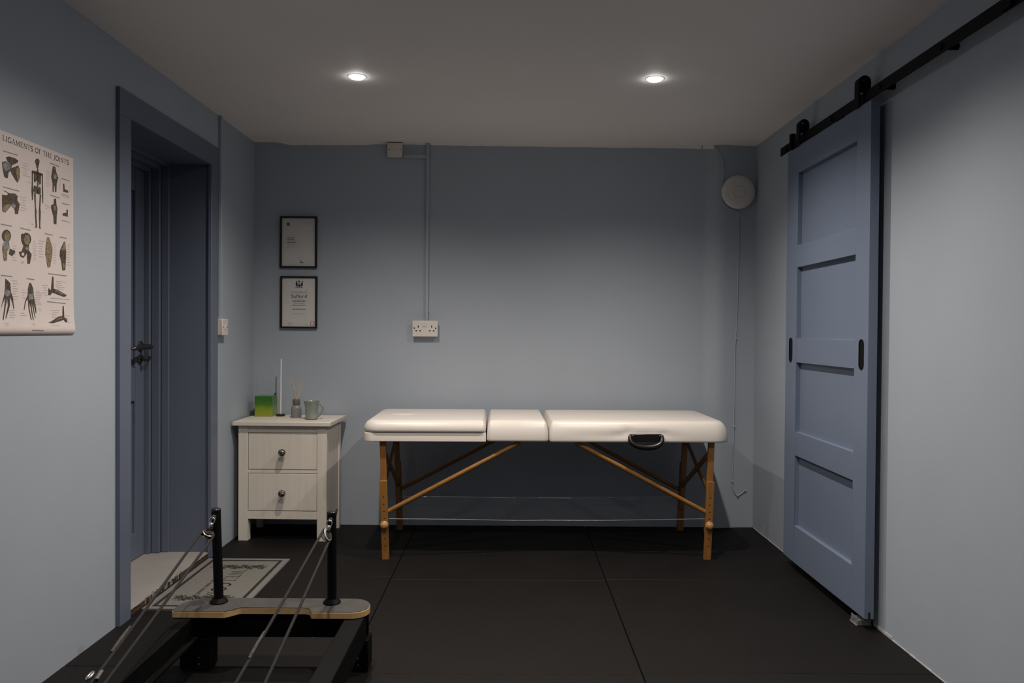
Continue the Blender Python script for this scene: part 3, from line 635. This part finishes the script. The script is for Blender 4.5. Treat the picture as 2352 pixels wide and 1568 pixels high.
P.line([(fu(262),fv(1325)),(fu(280),fv(1365)),(fu(320),fv(1345)),(fu(382),fv(1355))], .0016, 2)
for (x0_, x1_, y0_, y1_) in ((898,1008,1312,1326),(898,1008,1412,1426),(898,910,1312,1426),(996,1008,1312,1426)): P.rect(fu(x0_), fu(x1_), fv(y1_), fv(y0_), 4)
hang('certificate_sheet', t, [PAPER, INK, INKG, INKL, INKR], r, smooth=0)

# anatomy poster on the left wall
PY0, PZ0, PW, PH = 2.315, 1.130, .407, .6065
pn = MB()
rows = [(0,.0025),(.003,.0050),(.008,.0078),(.014,.0094),(.021,.0097),(.030,.0085),(.05,.006),(.10,.004),(.3,.003),(PH,.0025)]
def plift(v):
    for (a, la_), (b, lb_) in zip(rows[:-1], rows[1:]):
        if v <= b: return la_+(lb_-la_)*(v-a)/(b-a)
    return .0025
for (a, la_), (b, lb_) in zip(rows[:-1], rows[1:]):
    pn.face([(XL+la_, PY0, PZ0+a),(XL+la_, PY0+PW, PZ0+a),(XL+lb_, PY0+PW, PZ0+b),(XL+lb_, PY0, PZ0+b)], 0)
    pn.face([(XL+la_-.0006, PY0, PZ0+a),(XL+lb_-.0006, PY0, PZ0+b),(XL+lb_-.0006, PY0+PW, PZ0+b),(XL+la_-.0006, PY0+PW, PZ0+a)], 0)
P = Print(pn, lambda u, v, l: (XL+plift(v)+l, PY0+u, PZ0+v))
mi_ = {'d': 1, 't': 2, 'g': 3, 'w': 0}; lv = {'d': .0005, 't': .0009, 'g': .0007, 'w': .0012}
for c, pts_ in POSTER_SHAPES: P.poly(pts_, mi_[c], lv[c])
P.serif('LIGAMENTS OF THE JOINTS', .0275, .5785, .0150, .352, 4)
for (u0, v0), (u1, v1) in POSTER_HEADS: P.line([(u0, v0), (u1, v1)], .0030, 5)
rr = random.Random(3)
for u0, v0, u1, v1, n in POSTER_LINES:
    for i in range(n):
        v_ = v0+(v1-v0)*(i+.5)/n; e = u0+(u1-u0)*(.55+.45*rr.random())
        P.line([(u0+(u1-u0)*.25*rr.random(), v_), (e, v_)], .0017, 6)
tag(pn.build('anatomy_poster', [POSTERM, BONE, BONET, BONEG, INK, INKG, INKL], off=(0,0,0), smooth=40), 'laminated anatomy wall chart of skeleton and joint drawings beside the recessed doorway', 'poster')

# ================================================================== CEILING LAMPS
def lamp(x, y, e, holder=None):
    l = bpy.data.lights.new('downlight_beam', 'SPOT'); l.energy = e; l.color = LIGHT_COL
    l.spot_size = radians(SPOT_DEG); l.spot_blend = 1.0; l.shadow_soft_size = .020
    o = bpy.data.objects.new('downlight_beam', l); C.objects.link(o); o.location = (x, y, ZC-.020)
    if holder is not None:
        o.parent = holder; o.location = (0, 0, -.020)
def lamp_parts(root, x, y, n1, n2):
    hang(n1, MB().lathe([(.030,0),(.0405,0),(.040,.0012),(.036,.0020),(.031,.0020),(.030,.001)], (x, y, ZC), (0,0,-1), 40), TRIMW, root)
    hang(n2, MB().lathe([(0,0),(.0305,0),(.0305,.003),(.026,.008),(.016,.0115),(0,.013)], (x, y, ZC), (0,0,-1), 32), LENS, root)
for x, y, lab in ((-.672,3.434,'lit round recessed downlight in the ceiling on the blue doorway side'),(.624,3.430,'lit round recessed downlight in the ceiling on the sliding door side')):
    d = thing('downlight', lab, 'ceiling light', (x, y, ZC), 0, 'recessed ceiling downlights')
    lamp_parts(d, x, y, 'trim_ring', 'lens'); lamp(x, y, E_FRONT, d)
for y, e in ADDED_ROWS:  # added rows out of view, their count and spacing guessed
    for x in (-.672, .624):
        hang('added_lamp_trim', MB().lathe([(.030,0),(.0405,0),(.040,.0012),(.036,.0020),(.031,.0020),(.030,.001)], (x, y, ZC), (0,0,-1), 40), TRIMW, ce)
        hang('added_lamp_lens', MB().lathe([(0,0),(.0305,0),(.0305,.003),(.026,.008),(.016,.0115),(0,.013)], (x, y, ZC), (0,0,-1), 32), LENS, ce)
        lamp(x, y, e)

# ================================================================== CHEST OF DRAWERS
ch = thing('chest_of_drawers', 'small white two drawer chest against the back wall beside the doorway', 'chest of drawers', (-1.2315, 4.27, 0), radians(-1.2))
cw = .2415; cd = .325; ct = .652     # half width, depth, height (local: front face y = 0)
hang0 = lambda name, mb, mats, par=ch, **k: mb.build(name, mats, par, **k)
for sx_ in (-1, 1):
    for y0_, y1_ in ((0,.045),(cd-.035,cd)):
        a, b = sorted((sx_*cw, sx_*(cw-.052)))
        if y0_ > 0: a, b = sorted((sx_*cw, sx_*(cw-.030)))
        hang0('leg', MB().box(a, b, y0_, y1_, 0, ct-.022), CHESTW, bevel=.0015)
t = MB()
for sx_ in (-1, 1):
    a, b = sorted((sx_*(cw-.006), sx_*(cw-.020))); t.box(a, b, .044, cd-.034, .118, ct-.022)
t.box(-cw+.03, cw-.03, cd-.015, cd-.005, .118, ct-.022)
t.box(-cw+.051, cw-.051, .004, .035, .119, .164); t.box(-cw+.051, cw-.051, .004, .035, .370, .389); t.box(-cw+.051, cw-.051, .004, .035, .592, ct-.022)
t.box(-cw+.051, cw-.051, .030, cd-.02, .119, .13)
hang0('carcass', t, CHESTW, bevel=.001)
hang0('chest_top', MB().box(-.2675, .2665, -.022, cd+.025, ct-.022, ct), CHESTX, bevel=.002)
for za, zb, kz in ((.1665,.3675,.266),(.3915,.5895,.488)):
    dr = hang0('drawer', MB().box(-cw+.0545, cw-.0545, .002, .022, za, zb), CHESTW, bevel=.0012)
    hang0('drawer_box', MB().box(-cw+.06, cw-.06, .022, cd-.04, za+.015, zb-.03), GAP, dr)
    k_ = MB().lathe([(.0,0),(.010,0),(.010,.004),(.006,.008),(.0065,.014),(.013,.018),(.0185,.025),(.0200,.032),(.0185,.039),(.013,.045),(.006,.048),(0,.0485)], (.006, .002, kz), (0,-1,0), 28)
    hang0('knob', k_, KNOB, dr, smooth=60)

# things on the chest
TZ = ct
cx, cy = -1.412, 4.560
ca = thing('square_candle', 'square glassy green to lime cube on the left of the chest top', 'candle', (cx, cy, TZ))
t = MB().box(-.051, .051, -.049, .049, 0, .118)
o = t.build('candle_block', CANDLE, ca, bevel=.004, seg=3)
MB().tube([(.044,.030,.116),(.043,.031,.122),(.046,.030,.130)], [.003,.0035,.004], 10).build('rim_nub', DARKHOLE, ca)  # small dark nub at the rear right rim, not a central wick
st = thing('incense_holder', 'slim tall white rod standing upright on a round black base', 'incense stick', (-1.322, 4.545, TZ))
MB().lathe([(0,0),(.024,0),(.026,.003),(.026,.009),(.023,.012),(.008,.013),(0,.013)], (0,0,0), (0,0,1), 28).build('base', BLACKP, st)
MB().tube([(0,0,.010),(.0005,0,.15),(.002,0,.332)], [.0046,.0044,.0042], 12).build('stick', STICK, st)
df = thing('reed_diffuser', 'small grey bottle holding a spread of thin reeds beside the mug', 'reed diffuser', (-1.213, 4.478, TZ))
MB().lathe([(0,0),(.027,0),(.0290,.004),(.0290,.048),(.0275,.060),(.0225,.068),(.0190,.071),(0,.071)], (0,0,0), (0,0,1), 36).build('bottle', BOTTLE, df, smooth=50)
MB().lathe([(.0195,.0705),(.0205,.072),(.0205,.102),(.0195,.104),(.012,.104),(.0115,.090),(0,.090)], (0,0,0), (0,0,1), 32).build('collar', COLLAR, df)
for dx, dy, h_ in ((-.040,.006,.214),(-.024,-.010,.217),(.030,-.004,.217),(.042,.008,.214)):
    MB().tube([(dx*-.10, dy*-.1, .085),(dx, dy, h_)], .0018, 8).build('reed', REED, df)
mg = thing('pottery_mug', 'pale green glazed pottery mug standing at the right of the chest top', 'mug', (-1.105, 4.395, TZ))
t = MB().lathe([(0,.004),(.033,.004),(.0345,.010),(.0345,.040),(.0360,.065),(.0395,.088),(.0435,.101),(.0440,.103),(.0425,.1035),(.0405,.101),(.036,.085),(.0325,.060),(.031,.012),(0,.010)], (0,0,0), (0,0,1), 40)
t.build('body', MUGM, mg, smooth=60)
MB().lathe([(0,0),(.030,0),(.0325,.002),(.0335,.0045),(0,.0045)], (0,0,0), (0,0,1), 36).build('foot', MUGB, mg)
hp = smoothpath([(.036,-.004,.084),(.052,-.006,.085),(.064,-.008,.070),(.064,-.008,.055),(.055,-.006,.035),(.043,-.004,.022),(.034,-.003,.018)], 5)
MB().tube(hp, [.0062]*len(hp), 12).build('handle', MUGM, mg, smooth=60)

# ================================================================== MASSAGE TABLE
mt = thing('massage_table', 'folding massage table with white padded top and wooden legs along the back wall', 'massage table', (.1925, 4.250, 0), radians(1.1))
part = lambda name, mb, mats, par=mt, **k: mb.build(name, mats, par, **k)
def rr_outline(x0, x1, y0, y1, r4, n=6):
    """rounded rectangle, radii (left-front, right-front, right-back, left-back)"""
    out = []
    for (cx_, cy_, r_, a0_) in ((x0,y0,r4[0],180),(x1,y0,r4[1],270),(x1,y1,r4[2],0),(x0,y1,r4[3],90)):
        sx_ = 1 if a0_ in (180, 90) else -1; sy_ = 1 if a0_ in (180, 270) else -1
        ox, oy = cx_+sx_*r_, cy_+sy_*r_
        for i in range(n+1):
            a = radians(a0_+90*i/n); out.append((ox+r_*cos(a), oy+r_*sin(a)))
    return out
def cushion(x0, x1, y0, y1, z0_, z1_, ins, low, r4, crown=.004, dents=()):
    """padded slab: ins = how far the upper edge rolls in (l, r, f, b), low = the same at the lower edge"""
    m = MB(); rings = []
    H = z1_-z0_
    steps = []
    for k in range(7):      # lower roll
        a = k/6*pi/2; steps.append((z0_+low[4]*(1-cos(pi/2-a)) if False else z0_+low[4]*(1-cos(a)) , 1-sin(a), 'l'))
    for k in range(1, 11):   # upper roll
        a = k/10*pi/2; steps.append((z0_+low[4]+(H-low[4])*sin(a), 1-cos(a), 'u'))
    for z, f_, s in steps:
        i_ = low if s == 'l' else ins
        l, r_, fr, bk = (q*f_ for q in i_[:4])
        rad = [max(q-min(pq), .003) for q, pq in zip(r4, ((l,fr),(r_,fr),(r_,bk),(l,bk)))]
        rings.append([(x, y, z) for x, y in rr_outline(x0+l, x1-r_, y0+fr, y1-bk, rad)])
    # crown of the top
    l, r_, fr, bk = ins[:4]; cx_, cy_ = (x0+x1)/2, (y0+y1)/2
    top = rings[-1]
    for s, dz in ((.8, .55), (.5, .85), (.2, 1.0)):
        rings.append([(cx_+(x-cx_)*s, cy_+(y-cy_)*s, z1_+crown*dz) for x, y, z in top])
    n = len(rings[0]); v = [p for ring in rings for p in ring]
    if dents:
        nv = []
        for x, y, z in v:
            for (dx, dz, wx, wz, dep) in dents:
                if y < y0+.05:
                    g_ = math.exp(-((x-dx)/wx)**2-((z-dz)/wz)**2); y += dep*g_
            nv.append((x, y, z))
        v = nv
    fa = [(i*n+k, i*n+(k+1) % n, (i+1)*n+(k+1) % n, (i+1)*n+k) for i in range(len(rings)-1) for k in range(n)]
    fa.append(tuple(range(n))[::-1]); fa.append(tuple((len(rings)-1)*n+k for k in range(n)))
    m.add(v, fa); return m
F0, F1 = -.315, .325     # front and back of the top (local y)
ZT = .702
part('backrest_board', cushion(-.930, -.3135, F0+.004, F1, .597, .6405, (.003,.002,.003,.003), (.002,.002,.002,.002,.003), (.045,.004,.004,.045), 0), LEATHERD, smooth=60)
part('backrest_cushion', cushion(-.9335, -.3145, F0-.004, F1, .6425, ZT, (.045,.020,.040,.05), (.012,.008,.010,.01,.013), (.075,.024,.024,.075), .003), LEATHER, smooth=60)
part('face_hole_plug', MB().lathe([(0,0),(.072,0),(.072,.0015),(.066,.004),(0,.005)], (-.76,.0,ZT+.0005), (0,0,1), 40), LEATHER, smooth=60)
part('middle_cushion', cushion(-.3095, .0015, F0-.002, F1, .599, ZT, (.022,.022,.040,.05), (.006,.006,.006,.01,.012), (.026,.026,.026,.026), .003), LEATHER, smooth=60)
# right cushion: front wall subdivided so the leatherette can pucker over the handle
def long_cushion():
    x0, x1, y0, y1, z0_, z1_ = .0045, .9285, F0-.002, F1, .597, ZT
    base = cushion(x0, x1, y0, y1, z0_, z1_, (.022,.052,.040,.05), (.006,.006,.006,.01,.012), (.026,.085,.085,.055), .004)
    # add columns along the straight front by splitting its long faces
    b = bmesh.new(); vs = [b.verts.new(p) for p in base.v]
    for f_ in base.f: b.faces.new([vs[i] for i in f_])
    ed = [e for e in b.edges if abs(e.verts[0].co.x-e.verts[1].co.x) > .6 and e.verts[0].co.y < y0+.06 and abs(e.verts[0].co.y-e.verts[1].co.y) < .02]
    bmesh.ops.subdivide_edges(b, edges=ed, cuts=44, use_grid_fill=True)
    for q in b.verts:
        x, y, z = q.co
        if y < y0+.045:
            e = 0
            for dx, dz, wx, wz, dep in ((.402,.655,.018,.016,.006),(.372,.640,.05,.010,.004),(.345,.628,.05,.010,.004),(.585,.640,.022,.012,.005),(.49,.640,.085,.016,.007),(.25,.632,.12,.014,.003),(.62,.63,.06,.012,.003)):
                e += dep*math.exp(-((x-dx)/wx)**2-((z-dz)/wz)**2)
            q.co.y = y+e
    m = MB(); b.verts.index_update()
    m.v = [tuple(q.co) for q in b.verts]; m.f = [tuple(q.index for q in f_.verts) for f_ in b.faces]; m.m = [0]*len(m.f)
    b.free(); return m
part('long_cushion', long_cushion(), LEATHER, smooth=60)
part('base_frame', MB().box(-.88, -.03, F0+.105, F1-.08, .584, .5975).box(.03, .88, F0+.105, F1-.08, .584, .5975), BEECHX, bevel=.003)
# carry handle
yh = F0-.004
t = MB().box(.408, .570, yh-.004, yh+.008, .601, .641)
hn = part('carry_handle', t, BLACKP, bevel=.003)
pth = smoothpath([(.412,yh-.006,.634),(.409,yh-.012,.618),(.416,yh-.019,.600),(.436,yh-.024,.586),(.462,yh-.026,.579),(.490,yh-.026,.577),(.520,yh-.026,.579),(.545,yh-.024,.586),(.564,yh-.019,.600),(.570,yh-.012,.618),(.567,yh-.006,.634)], 4)
part('grip', MB().tube(pth, [.0095+.0055*sin(pi*i/(len(pth)-1)) for i in range(len(pth))], 14), BLACKP, hn, smooth=60)
for x in (.414, .422, .557, .565):
    part('rivet', MB().lathe([(0,0),(.0035,0),(.0028,.002),(0,.0026)], (x, yh-.0105, .633), (0,-1,0), 10), CHROME, hn)
LEGY = (F0+.032, F1-.040)
for sx_ in (-1, 1):
    for iy, ly_ in enumerate(LEGY):
        top_ = Vector((sx_*.834, ly_, .575)); bot = Vector((sx_*.8135, ly_, 0))
        at_ = lambda z: bot+(top_-bot)*(z/.575)
        s_ = -1 if iy == 0 else 1           # extension boards sit on the outer faces
        lg = part('leg', MB().bar(at_(.13)+Vector((0,-s_*.012,0)), at_(.60)+Vector((0,-s_*.012,0)), .030, .024, (0,1,0)), BEECH, bevel=.002)
        ex = part('leg_extension', MB().bar(at_(.0)+Vector((0,s_*.009,0)), at_(.398)+Vector((0,s_*.009,0)), .0365, .018, (0,1,0)), BEECH, lg, bevel=.002)
        for hz_ in (.316,.280,.244,.209,.142,.107,.071):
            p = at_(hz_)+Vector((0, s_*.0179, 0))
            part('adjuster_hole', MB().lathe([(0,0),(.0034,0),(.0034,.0007),(0,.0007)], p, (0,s_,0), 12), DARKHOLE, lg)
        p = at_(.177)+Vector((0, s_*.018, 0))
        part('knob', MB().lathe([(0,0),(.014,0),(.0205,.004),(.0215,.009),(.019,.013),(.0135,.015),(.0145,.018),(.016,.022),(.013,.028),(.007,.030),(0,.0305)], p, (0,s_,0), 24), BEECHK, lg, smooth=60)
    # crossed bars between the two legs of one end
    x_ = sx_*.826
    part('cross_brace', MB().bar((x_, LEGY[0]+.02, .535),(x_-sx_*.006, LEGY[1]-.01, .265), .028, .012, (1,0,0)), BEECH, bevel=.002)
    part('cross_brace', MB().bar((x_+sx_*.013, LEGY[0]+.02, .300),(x_+sx_*.013, LEGY[1]-.01, .535), .028, .012, (1,0,0)), BEECH, bevel=.002)
    for ly_ in LEGY:
        part('strut', MB().cyl((sx_*.803, ly_, .241), (sx_*.140, ly_, .592), .0118, 16), BEECHX)
        part('hinge_bolt', MB().lathe([(0,0),(.009,0),(.009,.012),(0,.013)], (sx_*.806, ly_-.018, .245), (0,-1,0), 12) if False else MB().cyl((sx_*.815, ly_, .243),(sx_*.795, ly_, .243), .006, 10), BLACKM)
for ly_, z_ in ((LEGY[0], .203), (LEGY[1], .196)):
    pc = [(-.808, ly_, z_), (-.5, ly_, z_-.002), (-.16, ly_+.003, z_-.008), (.0, ly_, z_-.006), (.3, ly_-.002, z_-.0055), (.808, ly_, z_+.003)]
    part('cable', MB().tube(smoothpath(pc, 6), .0016, 8), STEEL)

# ================================================================== WELCOME MAT
MX0, MX1, MY0, MY1 = -1.497, -1.090, 3.203, 3.918
m = MB(); mt_h = .007
m.box(MX0, MX1, MY0, MY1, .0, mt_h, 0)
P = Print(m, lambda u, v, l: (MX0+u, MY0+v, mt_h+l))
MWd, MLn = MX1-MX0, MY1-MY0
def frame_rect(i0, i1, mi, lift):
    P.rect(i0, MWd-i0, i0, i1, mi, lift); P.rect(i0, MWd-i0, MLn-i1, MLn-i0, mi, lift); P.rect(i0, i1, i1, MLn-i1, mi, lift); P.rect(MWd-i1, MWd-i0, i1, MLn-i1, mi, lift)
frame_rect(.0, .028, 1, .0004); frame_rect(.028, .043, 2, .0006)
# leafy scroll across each end
def vine(v0, up):
    a = [(.075+i*.0065, v0+.012*sin(i*.62)) for i in range(40)]
    P.line(a, .0038, 3); P.line([(u_, v0+.024*up-.006*sin(i*.9)) for i, (u_, w__) in enumerate(a)], .003, 3)
    for i in range(1, 39):
        u_, w__ = a[i]; s_ = 1 if (i//2) % 2 else -1
        for k in (-1, 1):
            tip = (u_+.011*k, w__+s_*.026*up); P.line([(u_, w__), (u_+.002*k, w__+s_*.016*up), tip], .0034, 3); P.line([tip, (u_+.010*k, w__+s_*.010*up), (u_, w__)], .0028, 3)
vine(.573, 1); vine(.135, -1)
# lettering reads from the doorway: running toward the camera, tops to the room
m2 = MB(); P2 = Print(m2, lambda s, h, l: (-1.3035+h, 3.722-s, mt_h+l)); P2.serif('WELCOME', 0, 0, .060, .430, 3, .0006)
for s0 in (0,):
    rr = random.Random(11); s_ = .13
    for wl in (2, 3, 4):
        for k in range(wl):
            P2.line([(s_, -.048+.004*rr.random()), (s_+.006, -.030), (s_+.010, -.047), (s_+.016, -.034+.004*rr.random()), (s_+.019, -.046)], .0028, 3, .0006); s_ += .020
        s_ += .014
m.add(m2.v, m2.f, 3)
wm = m.build('welcome_mat', [MATG, MATB, MATK, MATLINE], smooth=0)
tag(wm, 'grey doormat with black border and welcome lettering lying before the doorway', 'doormat')

# ================================================================== PILATES REFORMER
pr = thing('pilates_reformer', 'black pilates reformer with plywood end board and two rope posts', 'pilates reformer', (-.80, 1.9, 0))
H = lambda name, mb, mats, par=pr, **k: mb.build(name, mats, par, off=pr.location, **k)
RZ = .191; RB = .100; RY0 = .42
for x0_, x1_ in ((-1.113,-1.050),(-.543,-.480)):
    H('side_rail', MB().box(x0_, x1_, RY0, 2.700, RB, RZ), FRAMEK, bevel=.003)
    H('inner_track', MB().box(x0_+.063 if x0_ < -1 else x0_-.02, x0_+.083 if x0_ < -1 else x0_, RY0, 2.66, .118, .128), FRAMEK, bevel=.001)
H('end_beam', MB().box(-1.113, -.480, 2.660, 2.712, .106, RZ), FRAMEK, bevel=.003)
H('end_beam', MB().box(-1.113, -.480, RY0-.03, RY0+.02, .106, RZ), FRAMEK, bevel=.003)
for x0_, x1_ in ((-1.102,-1.000),(-.567,-.468)):
    for y0_, y1_ in ((2.630,2.704),(RY0,RY0+.074)):
        lg = H('leg', MB().box(x0_, x1_, y0_, y1_, .006, RB+.01), FRAMEK, bevel=.003)
        H('foot_pad', MB().box(x0_+.006, x1_-.006, y0_+.006, y1_-.006, 0, .006), DARKHOLE, lg)
        if y0_ > 2:
            for z_ in (.026, .048):
                H('bolt', MB().lathe([(0,0),(.0032,0),(.0026,.002),(0,.003)], ((x0_+x1_)/2+.015, y0_, z_), (0,-1,0), 12), CHROME, lg)
# end board: grey grip top, plywood edge, front edge stepped back in the middle, round ends
bd = []
bx0, bx1, byf, byb, byr = -1.119, -.469, 2.600, 2.735, 2.640
def turn(cx_, cy_, r_, a0_, a1_, n=10): return [(cx_+r_*cos(radians(a0_+(a1_-a0_)*i/n)), cy_+r_*sin(radians(a0_+(a1_-a0_)*i/n))) for i in range(n+1)]
bd += turn(bx0+.012, byf+.014, .012, 180, 270, 5)
bd += [(-.948, byf)] + turn(-.948, byf+.012, .012, -90, -60, 3) + [(-.925, byf+.014)] + turn(-.893, byr-.022+.0, .022, 130, 90, 6)
bd += turn(-.688, byr-.030, .030, 90, 8, 8) + [(-.655, byf+.006)] + turn(-.649, byf+.006, .006, 180, 270, 3)
bd += turn(bx1-.055, byf+.055, .055, -90, 0, 10) + turn(bx1-.070, byb-.070, .070, 0, 90, 10)
bd += turn(bx0+.090, byb-.090, .090, 90, 180, 12)
b_ = MB(); b_.prism(bd, RZ+.001, RZ+.022, lambda u, v, d: (u, v, d))
bo = H('end_board', b_, PLY, bevel=.0015)
g_ = MB(); cxm = sum(p[0] for p in bd)/len(bd); cym = sum(p[1] for p in bd)/len(bd)
ins = [(cxm+(x-cxm)*.9955, cym+(y-cym)*.985) for x, y in bd]
g_.prism(ins, RZ+.0215, RZ+.0240, lambda u, v, d: (u, v, d))
H('grip_sheet', g_, GRIP, bo)
BT = RZ+.024
ropes = []
for nm, px_, tip, pul, e1, e2 in (('L', -.992, (-1.003, 2.688), (-1.015, 2.648, .461), (-.983,1.62,.250), (-.962,1.62,.243)), ('R', -.604, (-.606, 2.688), (-.614, 2.648, .459), (-.674,1.62,.224), (-.593,1.62,.216))):
    base = Vector((px_, 2.690, BT)); tp = Vector((tip[0], 2.690, .531 if nm == 'L' else .524))
    ps = H('rope_post', MB().tube([base, tp], .0157, 24), BLACKM, bevel=0)
    H('post_cap', MB().lathe([(0,0),(.0165,0),(.0165,.006),(.014,.009),(0,.0095)], tp-Vector((0,0,.002)), (0,0,1), 24), BLACKP, ps)
    H('collar', MB().lathe([(.0155,.016),(.020,.016),(.030,.004),(.030,0),(.0155,0)], base, (0,0,1), 32), BLACKM, ps)
    ez = tp.z-.035; ex_ = tp.x
    # eye bolt and swivel in polished steel
    eb = H('eye_bolt', MB().cyl((ex_,2.690,ez+.016),(ex_,2.662,ez+.016),.0042,12).cyl((ex_,2.676,ez+.016),(ex_,2.671,ez+.016),.008,16).tube([(ex_+.009*cos(2*pi*i/16), 2.656, ez+.008+.010*sin(2*pi*i/16)) for i in range(16)], .0026, 8, closed=True), CHROME, ps, smooth=60)
    p = Vector(pul); top_ = Vector((ex_, 2.655, ez+.001))
    dirp = (p-top_).normalized()
    H('swivel', MB().lathe([(0,0),(.006,0),(.0085,.003),(.0085,.008),(.006,.010),(.0085,.012),(.0085,.018),(.005,.022),(0,.022)], top_, dirp, 18), CHROME, ps, smooth=50)
    # pulley: sheave between two cheeks, in the plane of the two strands
    d_ = ((Vector(e1)+Vector(e2))/2-p).normalized(); e_ = Vector((.80,0,-.50)) if nm == 'L' else Vector((.45,0,-.90)); e_ = (e_-d_*e_.dot(d_)).normalized(); ax_ = d_.cross(e_).normalized(); R_ = .0205
    pu = H('pulley', MB().lathe([(0,-.0065),(.0215,-.0065),(.0225,-.0055),(.0185,-.002),(.0185,.002),(.0225,.0055),(.0215,.0065),(0,.0065)], p, ax_, 32), SHEAVE if nm == 'R' else DARKCHROME, smooth=50)
    for s_ in (-1, 1):
        c_ = p+ax_*s_*.0095
        H('cheek', MB().lathe([(0,-.0012),(.0165,-.0012),(.0165,.0012),(0,.0012)], c_, ax_, 24).bar(c_, top_+dirp*.020+ax_*s_*.008, .018, .0024, ax_), BLACKP if s_ < 0 else DARKCHROME, pu)
    H('axle', MB().cyl(p-ax_*.0125, p+ax_*.0125, .005, 12), COPPER if nm == 'R' else CHROME, pu)
    # rope: up one side, round the sheave, back down
    a1 = p-e_*R_; a2 = p+e_*R_
    pts_ = [Vector(e1)+(a1-Vector(e1))*k/20+Vector((0,0,-.003*sin(pi*k/20))) for k in range(20)]
    pts_ += [p-e_*R_*cos(pi*k/12)-d_*R_*sin(pi*k/12) for k in range(13)]
    pts_ += [a2+(Vector(e2)-a2)*k/20+Vector((0,0,-.003*sin(pi*k/20))) for k in range(1, 21)]
    rp = H('rope', MB().tube(pts_, .0043, 10), ROPE, smooth=60)
    # shrink sleeve where the end is spliced back
    q = [Vector(e1)+(a1-Vector(e1))*k for k in (.36,.40,.44,.468)]
    H('splice_sleeve', MB().tube([v_+Vector((-.005 if nm == 'L' else -.001, -.001, .001)) for v_ in q], [.0036,.0048,.0046,.0026], 10), SPLICE, rp, smooth=60)
    if nm == 'L':
        c_ = Vector(e1)+(a1-Vector(e1))*.265; cdir = d_
        H('rope_clip', MB().tube([c_+Vector((-.012,.0,.004))+cdir*(.013*cos(2*pi*i/18))+Vector((.006,0,.003))*sin(2*pi*i/18) for i in range(18)], .0035, 8, closed=True).cyl(c_+Vector((.006,0,0))-cdir*.022, c_+Vector((.010,0,.003))+cdir*.016, .0055, 12), CHROME, rp, smooth=60)
# carriage where the ropes end
cg = H('carriage', MB().box(-1.040, -.553, .95, 1.60, .150, .205), FRAMEK, bevel=.006)
H('carriage_pad', MB().box(-1.035, -.558, .955, 1.595, .205, .240), BLACKP, cg, bevel=.012, seg=3)
for x_, z_ in ((-.983,.250),(-.962,.243),(-.674,.224),(-.593,.216)):
    H('rope_anchor', MB().cyl((x_,1.63,z_),(x_,1.56,z_),.009,14), BLACKM, cg)

# ================================================================== CAMERA AND WORLD
f_, hcam, pitch, yaw, roll = 1804.2, 1.152, .0129, .0031, .0073
fwd = Vector((sin(yaw)*cos(pitch), cos(yaw)*cos(pitch), -sin(pitch))); right = Vector((cos(yaw), -sin(yaw), 0)); up = right.cross(fwd)
r2 = right*cos(roll)+up*sin(roll); u2 = up*cos(roll)-right*sin(roll)
cam = bpy.data.cameras.new('camera'); co = bpy.data.objects.new('camera', cam); C.objects.link(co)
mw = Matrix((r2, u2, -fwd)).transposed().to_4x4(); mw.translation = (0, 0, hcam); co.matrix_world = mw
cam.sensor_width = 36; cam.sensor_fit = 'HORIZONTAL'; cam.lens = f_/2352*36; cam.clip_start = .02; cam.clip_end = 50
bpy.context.scene.camera = co
wd = bpy.data.worlds.new('world'); bpy.context.scene.world = wd; wd.use_nodes = True
wd.node_tree.nodes['Background'].inputs['Color'].default_value = (.02,.02,.022,1)
wd.node_tree.nodes['Background'].inputs['Strength'].default_value = .2
sc = bpy.context.scene
sc.view_settings.view_transform = 'Standard'; sc.view_settings.look = 'None'; sc.view_settings.gamma = 1; sc.view_settings.use_curve_mapping = False
sc.view_settings.exposure = EXPOSURE
sc.cycles.max_bounces = 10; sc.cycles.diffuse_bounces = 6; sc.cycles.use_denoising = True; sc.cycles.sample_clamp_indirect = 6
